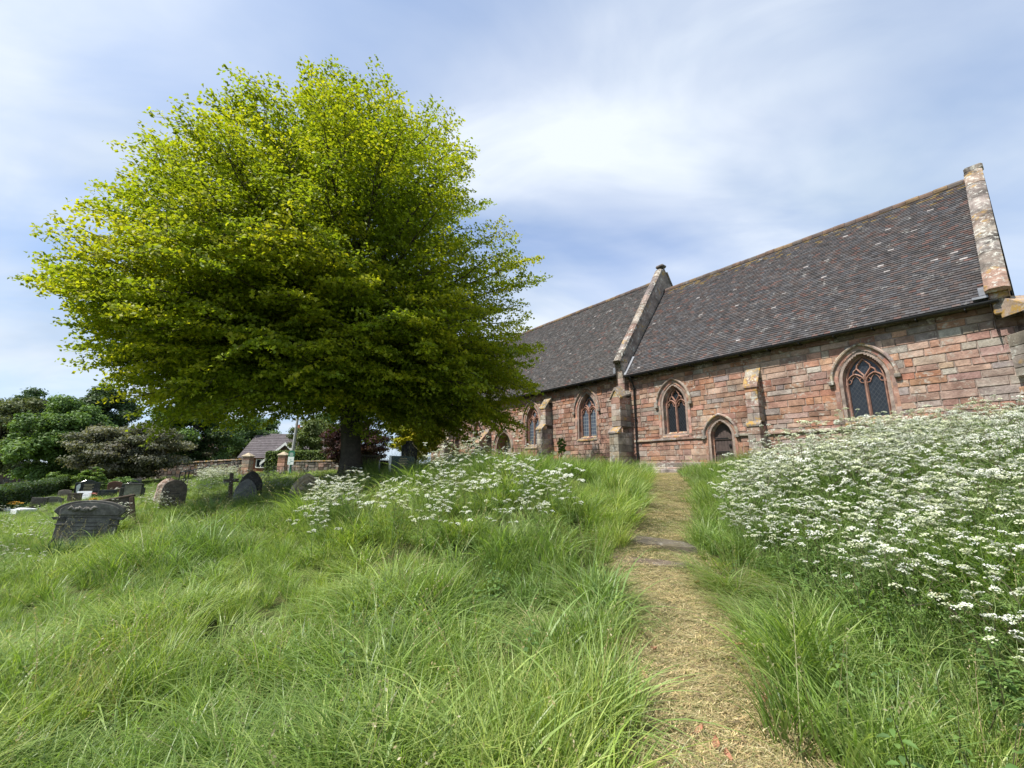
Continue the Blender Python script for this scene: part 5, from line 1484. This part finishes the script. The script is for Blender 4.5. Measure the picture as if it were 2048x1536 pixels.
def scatter(x0, x1, y0, y1, dens, seed, keep=None):
    rg = np.random.default_rng(seed); n = int((x1 - x0) * (y1 - y0) * dens); x = rg.uniform(x0, x1, n); y = rg.uniform(y0, y1, n)
    k = (x < 1.32 * y + 2.2) & (-x < 1.32 * y + 3.6)
    x, y = x[k], y[k]
    d = path_d(x, y); k = d > .02
    # nothing grows inside the church
    lx = -(x * dv[0] + y * dv[1]); ly = -(x * nv[0] + y * nv[1]) - DW
    k &= ~((ly > -.08) & (lx > -33) & (lx < .1)) & ~((ly > -.7) & (ly < 0) & (lx > -11.2) & (lx < -9.1))
    if keep is not None: k &= keep(x, y)
    return x[k], y[k], rg


GP, GR, GS, GI, GT = [], [], [], [], []
for (y0, y1, dens, sb) in ((.9, 3.2, 44, 0), (3.2, 5.5, 34, 1), (5.5, 9, 24, 2), (9, 14, 14, 3), (14, 22, 7, 4), (22, 36, 3.2, 5)):
    x, y, rg = scatter(-1.35 * y1 - 3.6, 1.3 * y1 + 2, y0, y1, dens, 100 + sb)
    k = ~((x < -6) & (y > 15) & (rg.random(len(x)) < .25)); x, y = x[k], y[k]
    n_ = len(x); hgt = vnoise(x, y, .8, 31) * .65 + vnoise(x, y, 2.3, 32) * .35; d = path_d(x, y)
    s_ = (.58 + 1.28 * hgt ** 1.5) * rg.uniform(.8, 1.15, n_)
    s_ *= np.where((x < -6) & (y > 12), .48, 1.0) * np.where(d < .22, .85, 1.0) * np.where((y > 7.5) & (x > -1.5) & (x < 12), 1.08, 1.0)
    s_ *= np.where(y < 2.2, .85, 1.0)
    ty = vnoise(x, y, 1.1, 33)
    i_ = np.where(ty < .42, rg.integers(0, 4, n_), np.where(ty < .76, rg.integers(4, 7, n_), rg.integers(7, 10, n_))); i_ = np.where(rg.random(n_) < .16, rg.integers(10, 12, n_), i_)
    i_ = np.where(rg.random(n_) < .055, 12, i_)
    i_ = np.where((y > 8.5) & (x > -1), np.where(rg.random(n_) < .7, rg.integers(4, 7, n_), i_), i_)
    wd = vnoise(x, y, .35, 34) * 9; rz = np.where((i_ >= 7) & (i_ < 10), wd + rg.normal(size=n_) * .35, rg.uniform(0, 6.283, n_))
    # edge of the path leans over it
    e = d < .25; rz = np.where(e & (i_ >= 7) & (i_ < 10), np.where(x > path_x(y), math.pi, 0.0) + rg.normal(size=n_) * .5, rz)
    tl = rg.normal(size=(n_, 2)) * .12
    GP.append(np.stack([x, y, G(x, y) - .02], -1)); GR.append(np.stack([tl[:, 0], tl[:, 1], rz], -1)); GS.append(s_ * (1.0 if y1 < 10 else 1.12)); GI.append(i_)
    GT.append(np.clip(vnoise(x, y, .55, 35) * .55 + vnoise(x, y, 2.6, 36) * .35 + rg.random(n_) * .25 - .07 - np.where((x > 3) & (y < 7.5), .04, 0), 0, 1))
g = instancer('grass', np.concatenate(GP), np.concatenate(GR), np.concatenate(GS), np.concatenate(GI), np.concatenate(GT), tuf)
print('tufts', sum(len(a) for a in GI)); tag(g, 'long lush green meadow grass covering the slope on both sides of the path', 'grass', kind='stuff')

# cut grass and clippings on the path
DRYC = [(.56, .48, .27), (.50, .40, .23), (.42, .37, .18), (.64, .56, .35), (.36, .36, .15), (.44, .32, .20), (.26, .26, .11), (.18, .14, .09)]
mow = []
M_MOWN = leafmat('mown_blade', (1, 1, 1), trans=.25, tcol=(1.0, 1.0, .8), use_tint=True, rough=.7, spec=.2)
for k in range(6):
    rg = np.random.default_rng(300 + k)
    if k < 3:   # lying clippings
        nb = 60; V, F, c = blades(nb, .16, (.012, .045), (.0015, .0035), (.8, 3.0), (-.2, .6), 300 + k, DRYC, 3, spread=3); V[:, 2] = np.abs(V[:, 2]) * .35 + .003
    else: V, F, c = blades(80, .14, (.02, .05), (.002, .004), (.2, 1.2), (.1, .9), 300 + k, [(.22, .29, .08), (.28, .32, .11), (.38, .35, .16), (.17, .25, .07), (.42, .36, .19)], 3)
    mow.append(hidden('clipping.%03d' % k, np_mesh('clipping', V, F, c), M_MOWN))
rg = np.random.default_rng(77); n_ = 7600; y = 1.8 + (17.6 - 1.8) * rg.random(n_) ** 1.6; u = rg.uniform(-1, 1, n_); x = path_x(y) + u * (path_hw(y) + .1)
gn_ = vnoise(x, y, 1.9, 41); i_ = np.where(rg.random(n_) < .28 + .50 * np.clip((gn_ - .35) * 2, 0, 1), rg.integers(3, 6, n_), rg.integers(0, 3, n_))
m = instancer('mown_grass', np.stack([x, y, G(x, y)], -1), np.stack([rg.normal(size=n_) * .08, rg.normal(size=n_) * .08, rg.uniform(0, 6.28, n_)], -1), rg.uniform(.8, 1.5, n_), i_, rg.uniform(.3, .8, n_), mow)
tag(m, 'short mown turf and straw coloured clippings along the narrow path', 'cut grass', kind='stuff')

# ------------------------------------------------------------------ cow parsley
M_UMB = leafmat('umbel_white', (1, 1, 1), trans=.3, tcol=(1, 1, .95), rough=.7, spec=.1); M_CPG = leafmat('parsley_green', (1, 1, 1), trans=.35, tcol=(1.1, 1.2, .5))


def umbel_geo(rg, P, Nn, dia):
    """one compound umbel: ~11 small umbellets of tiny petals"""
    V, Fs, C = [], [], []
    Nn = Nn / np.linalg.norm(Nn); a = np.cross(Nn, [.3, .2, .9]); a /= np.linalg.norm(a); b = np.cross(Nn, a); m = rg.integers(9, 13)
    cs = [];
    for k in range(m):
        q_ = 0 if k == 0 else (.55 if k < 5 else 1.0); th_ = k * 2.4 + rg.uniform(-.2, .2); q_ *= dia / 2 * rg.uniform(.85, 1.1)
        cs.append(P + a * q_ * math.cos(th_) + b * q_ * math.sin(th_) + Nn * (.016 - .55 * q_ * q_ / dia * 1.3))
    cs = np.array(cs); npb = 9; idx_ = np.repeat(np.arange(m), npb)
    off = rg.normal(size=(m * npb, 3)); off /= np.linalg.norm(off, axis=1, keepdims=True); off *= dia * .115 * rg.uniform(.4, 1, (m * npb, 1))
    off -= (off @ Nn)[:, None] * Nn[None] * .25
    N2 = Nn[None] * 1.0 + off / dia * 2.5 + rg.normal(size=(m * npb, 3)) * .25
    return cs, cs[idx_] + off, N2, rg.uniform(.007, .0115, m * npb) * dia / .06


def parsley(seed, H=1.0, spread=.26, nh=9, split=False):
    """returns stem mesh, list of head meshes"""
    rg = np.random.default_rng(seed); st = MB(); heads = []
    green = (.20, .27, .09); pl = []
    lean = rg.normal(size=2) * .10
    def stalk(a, b, r0, r1, sag=.03):
        mid = (a + b) / 2 + np.array([0, 0, -sag]) + rg.normal(size=3) * .012; st.tube([tuple(a), tuple(mid), tuple(b)], [r0, (r0 + r1) / 2, r1], 3, green if rg.random() < .7 else (.12, .09, .06), caps=False)
    main = [np.array([0, 0, -.05]), np.array([lean[0] * .3, lean[1] * .3, H * .42]), np.array([lean[0] * .7, lean[1] * .7, H * .68]), np.array([lean[0], lean[1], H * .84])]
    st.tube([tuple(p) for p in main], [.0065, .0055, .0042, .003], 4, green, caps=False)
    ends = []
    nb = max(3, nh // 3)
    for k in range(nb):
        s0 = main[1] + (main[3] - main[1]) * (k / nb); az_ = k * 2.4 + rg.uniform(-.4, .4); q_ = spread * rg.uniform(.55, 1.0)
        e = s0 + np.array([math.cos(az_) * q_ * .6, math.sin(az_) * q_ * .6, H * rg.uniform(.16, .26)]); stalk(s0, e, .0038, .0028, -.0)
        for m in range(3):
            a2 = az_ + (m - 1) * 1.1 + rg.uniform(-.3, .3); q2 = spread * rg.uniform(.25, .55); e2 = e + np.array([math.cos(a2) * q2, math.sin(a2) * q2, H * rg.uniform(.07, .17)])
            e2[2] = min(e2[2], H * 1.04); stalk(e, e2, .0024, .0016, .01); ends.append(e2)
    ends = ends[:nh] if len(ends) > nh else ends
    VV = []
    for e in ends:
        dia = rg.uniform(.06, .095); cs, C, N, S = umbel_geo(rg, e + np.array([0, 0, .03]), np.array([rg.normal() * .25, rg.normal() * .25, 1.0]), dia)
        for c_ in cs: st.tube([tuple(e), tuple(c_ - [0, 0, .004])], .0008, 3, (.16, .2, .09), caps=False)
        VV.append((e, C, N, S))
    # ferny leaves low on the stem
    LC_, LN_, LS_ = [], [], []
    for k in range(6):
        az_ = rg.uniform(0, 6.28); z0 = H * rg.uniform(.12, .62); L = rg.uniform(.16, .28)
        for m in range(46):
            t = rg.random() ** .8; sd = rg.uniform(-1, 1) * (1 - t) * .45 * L + rg.normal() * .008
            p = np.array([math.cos(az_) * t * L - math.sin(az_) * sd, math.sin(az_) * t * L + math.cos(az_) * sd, z0 + .07 * math.sin(t * 2.2) - .10 * t * t + rg.normal() * .01]); LC_.append(p); LN_.append([rg.normal() * .4, rg.normal() * .4, 1]); LS_.append(rg.uniform(.018, .034))
    V, F = leaf_quads(np.array(LC_), np.array(LN_, float), np.array(LS_), .45, .1)
    gcol = np.array([(.16, .25, .06), (.20, .30, .075), (.13, .21, .055)])[rg.integers(0, 3, len(F))]
    i0 = len(st.v); st.v += [tuple(p) for p in V]; st.f += [tuple(int(q_) + i0 for q_ in f) for f in F]; st.c += [tuple(c) for c in gcol]; st.sm += [False] * len(F)
    me = bpy.data.meshes.new('stem'); me.from_pydata(st.v, [], st.f); a = me.attributes.new('col', 'FLOAT_COLOR', 'FACE'); c = np.ones((len(st.f), 4), dtype=np.float32); c[:, :3] = np.array(st.c, dtype=np.float32); a.data.foreach_set('color', c.ravel()); me.update(); me.materials.append(M_CPG)
    def hm(C, N, S):
        V, F = leaf_quads(C, N, S, .9, .1); w_ = np.ones((len(F), 3)) * rg.uniform(.80, .95, (len(F), 1)); w_ *= np.array([1, 1, .93]) if rg.random() < .7 else np.array([.88, .90, .68]); j = rg.random(len(F)) < .16; w_[j] = (.45, .52, .24)
        m_ = np_mesh('flower_head', V, F, w_); m_.materials.append(M_UMB); return m_
    if split: hs = [hm(*v[1:]) for v in VV]
    else: hs = [hm(np.concatenate([v[1] for v in VV]), np.concatenate([v[2] for v in VV]), np.concatenate([v[3] for v in VV]))]
    return me, hs


PR_N = [parsley(500 + k, 1.0, .30, 9, True) for k in range(5)]
PR_F = [parsley(520 + k, 1.0, .34, 12 if k < 4 else 9, False) for k in range(6)]


def put_parsley(x, y, s, proto, label, group, rz, tl):
    st, hs = proto; r = bpy.data.objects.new('cow_parsley', None); COL.objects.link(r); r.location = (x, y, g1(x, y) - .02); r.rotation_euler = (tl[0], tl[1], rz); r.scale = (s, s, s)
    a = bpy.data.objects.new('stem', st); COL.objects.link(a); a.parent = r
    for h in hs: b = bpy.data.objects.new('flower_head' if len(hs) > 1 else 'blossom', h); COL.objects.link(b); b.parent = r
    tag(r, label, 'wildflower', group)


def right_bank(x, y):
    d = x - path_x(y) - path_hw(y); th_ = .38 + np.interp(y, [2, 4.2, 6, 9, 11], [.85, .40, .10, .60, 3.2]) * .8
    return (d > th_) & (y > 1.9) & (y < 10.2)


rg = np.random.default_rng(900)
n_ = 4200; x = rg.uniform(1, 14, n_); y = rg.uniform(1.9, 10.4, n_); k = right_bank(x, y) & (x < 1.32 * y + .8); x, y = x[k], y[k]
lx = -(x * dv[0] + y * dv[1]); ly = -(x * nv[0] + y * nv[1]) - DW; k = (ly < -.5) & (rg.random(len(x)) < (.02 + .78 * vnoise(x, y, 1.3, 51)) * np.interp(y, [2, 4.5, 6], [.75, .95, 1])); x, y = x[k], y[k]
dist = np.hypot(x, y); k = dist > 1.9; x, y, dist = x[k], y[k], dist[k]
n_ = len(x); hs_ = (.70 + .34 * vnoise(x, y, .7, 52) + rg.uniform(-.16, .20, n_)) * np.interp(y, [1.9, 3.2, 5], [.85, .92, 1.0]) * np.interp(x - path_x(y), [1.0, 2.2], [.75, 1.0]); hs_ = np.where(rg.random(n_) < .03, hs_ * 1.3, hs_)
o_ = np.argsort(dist); x, y, hs_ = x[o_], y[o_], hs_[o_]
RZ = rg.uniform(0, 6.28, n_); TL = rg.normal(size=(n_, 2)) * .10
NI = 215
for k in range(min(NI, n_)):
    put_parsley(x[k], y[k], hs_[k], PR_N[k % 5] if k < 60 else PR_F[k % 6], 'white flowering cow parsley plant in the dense bank right of the path', 'cow parsley in the dense bank right of the path', RZ[k], TL[k])
# left patch on the crest
n2 = 1100; y2 = rg.uniform(5.3, 10.0, n2); pxl = rg.uniform(635, 1250, n2); x2 = (pxl - 1024) / 880 * y2
k = (rg.random(n2) < np.clip(vnoise(x2, y2, .9, 61) * .8 + .12 * np.interp(y2, [5.5, 7.5], [.3, 1]), 0, 1)) & (y2 > 5.6 + .45 * np.abs(x2 + 1.0)) & ~((x2 > .3) & (y2 > 7.9)) & (path_d(x2, y2) > .7) & ~((pxl < 860) & (pxl > 735) & (y2 > 8.0)) & ~((pxl < 690) & (y2 > 8.6)); xl, yl_ = x2[k][88:112], y2[k][88:112]; x2, y2 = x2[k][:84], y2[k][:84]
for k in range(len(x2)):
    put_parsley(x2[k], y2[k], rg.uniform(.68, .95), PR_F[k % 6], 'white flowering cow parsley plant in the loose patch on the crest left of path', 'cow parsley on the crest left of the path', rg.uniform(0, 6.28), rg.normal(size=2) * .1)
print('parsley', min(NI, n_), len(x2), 'mass', n_ - NI)
src = []
for k, (st, hs) in enumerate(PR_F):
    # one joined mesh per source plant
    v1 = np.empty(len(st.vertices) * 3, dtype=np.float32); st.vertices.foreach_get('co', v1); v2 = np.empty(len(hs[0].vertices) * 3, dtype=np.float32); hs[0].vertices.foreach_get('co', v2)
    f1 = [tuple(p.vertices) for p in st.polygons]; f2 = [tuple(q_ + len(st.vertices) for q_ in p.vertices) for p in hs[0].polygons]
    me = bpy.data.meshes.new('parsley_mass'); me.from_pydata(np.concatenate([v1, v2]).reshape(-1, 3).tolist(), [], f1 + f2)
    c1 = np.empty(len(f1) * 4, dtype=np.float32); st.attributes['col'].data.foreach_get('color', c1); c2 = np.empty(len(f2) * 4, dtype=np.float32); hs[0].attributes['col'].data.foreach_get('color', c2)
    a = me.attributes.new('col', 'FLOAT_COLOR', 'FACE'); a.data.foreach_set('color', np.concatenate([c1, c2])); me.polygons.foreach_set('material_index', np.array([0] * len(f1) + [1] * len(f2), dtype=np.int32)); me.update()
    src.append(hidden('parsley_source.%03d' % k, me, [M_CPG, M_UMB]))
# the rest of the bank, drifts by the cross and along the far path
fx = [x[NI:], xl]; fy = [y[NI:], yl_]; fs = [hs_[NI:], rg.uniform(.68, .92, len(xl))]
for (px0, px1, Ya, Yb, m, sc_) in ((395, 470, 18, 25, 90, .8), (300, 345, 11.5, 13.5, 16, .5), (215, 262, 9.6, 11, 12, .55), (360, 620, 13, 17, 60, .6), (0, 150, 7, 14, 26, .4), (535, 580, 12.6, 14, 16, .45), (850, 1010, 10.6, 12.5, 24, .5)):
    Yq = rg.uniform(Ya, Yb, m); pq = rg.uniform(px0, px1, m); fx.append((pq - 1024) / 875 * Yq); fy.append(Yq); fs.append(rg.uniform(.8, 1.2, m) * sc_)
fx, fy, fs = np.concatenate(fx), np.concatenate(fy), np.concatenate(fs); m = len(fx)
o = instancer('cow_parsley_drift', np.stack([fx, fy, G(fx, fy) - .02], -1), np.stack([rg.normal(size=m) * .1, rg.normal(size=m) * .1, rg.uniform(0, 6.28, m)], -1), fs, rg.integers(0, 6, m), np.full(m, .5), src)
tag(o, 'thick drift of white cow parsley flowers reaching back towards the chancel wall', 'wildflowers', kind='stuff')

# broad leaved weeds under the bank: nettles and docks in the lower right corner
M_NET = leafmat('nettle_leaf', (1, 1, 1), trans=.3, tcol=(1.1, 1.2, .5))
def weed(seed, H, L, cols, pairs=8):
    rg = np.random.default_rng(seed); st = MB()
    st.tube([(0, 0, -.03), (.01, .01, H * .5), (.02, -.01, H)], [.004, .003, .0015], 4, (.10, .10, .05), caps=False)
    for k in range(pairs):
        z = H * (.15 + .85 * k / pairs); l = L * (1 - .5 * k / pairs) * rg.uniform(.8, 1.2)
        for s_ in (0, math.pi):
            a_ = k * 1.57 + s_ + rg.normal() * .2; d_ = np.array([math.cos(a_), math.sin(a_), .1]); sd = np.array([-math.sin(a_), math.cos(a_), 0]); rows = []
            nseg = 7
            for m in range(nseg + 1):
                t = m / nseg; w_ = l * .34 * math.sin(math.pi * min(1, t * 1.02 + .04)) ** .8 * (1 - .35 * t) * (1.0 if m % 2 else .80); p = np.array([0, 0, z]) + d_ * (.02 + t * l) + np.array([0, 0, -.35 * l * t * t])
                rows.append([p - sd * w_ + [0, 0, w_ * .35], p, p + sd * w_ + [0, 0, w_ * .35]])
            cc = cols[rg.integers(0, len(cols))]; st.grid(rows, cc)
    return st
NC = [(.10, .18, .045), (.12, .21, .05), (.085, .15, .045), (.15, .24, .06)]
wd_ = []
for k in range(5):
    s_ = weed(700 + k, (.42, .5, .36, .3, .45)[k], (.07, .08, .06, .09, .065)[k], NC, (9, 8, 8, 5, 10)[k]); me = bpy.data.meshes.new('nettle'); me.from_pydata(s_.v, [], s_.f); a = me.attributes.new('col', 'FLOAT_COLOR', 'FACE'); c = np.ones((len(s_.f), 4), dtype=np.float32); c[:, :3] = np.array(s_.c, dtype=np.float32); a.data.foreach_set('color', c.ravel()); me.update(); wd_.append(hidden('nettle.%03d' % k, me, M_NET))
rg = np.random.default_rng(55); n_ = 1500; x = rg.uniform(1.6, 8, n_); y = rg.uniform(1.5, 6.5, n_); d = x - path_x(y) - path_hw(y); k = (d > .35) & (x < 1.3 * y + .6) & (rg.random(n_) < np.clip((d - .2) * .9, .12, .75) * (.4 + vnoise(x, y, 1.2, 71))); x, y = x[k], y[k]
n3 = 25; x = np.concatenate([x, rg.uniform(-1.5, .6, n3)]); y = np.concatenate([y, rg.uniform(3.5, 6.5, n3)]); k = path_d(x, y) > .2; x, y = x[k], y[k]; m = len(x)
o = instancer('nettle_patch', np.stack([x, y, G(x, y)], -1), np.stack([rg.normal(size=m) * .15, rg.normal(size=m) * .15, rg.uniform(0, 6.28, m)], -1), rg.uniform(.7, 1.2, m), rg.integers(0, 5, m), np.full(m, .5), wd_)
tag(o, 'dark green nettles and broad leaved weeds under the white flowers, lower right', 'weeds', kind='stuff')

# strap leaved clump left
c = at(122, 1122, 8.2); V, F, cl_ = blades(150, .24, (.34, .52), (.012, .02), (.08, .42), (.05, .35), 888, [(.045, .095, .05), (.055, .11, .06), (.04, .08, .04)], 5)
me = np_mesh('daffodil_clump', V, F, cl_); o = link_mesh('daffodil_clump', me, M_CPG); o.location = (c[0], c[1], g1(c[0], c[1])); tag(o, 'dark blue green clump of daffodil leaves below the large hooded gravestone', 'plant')
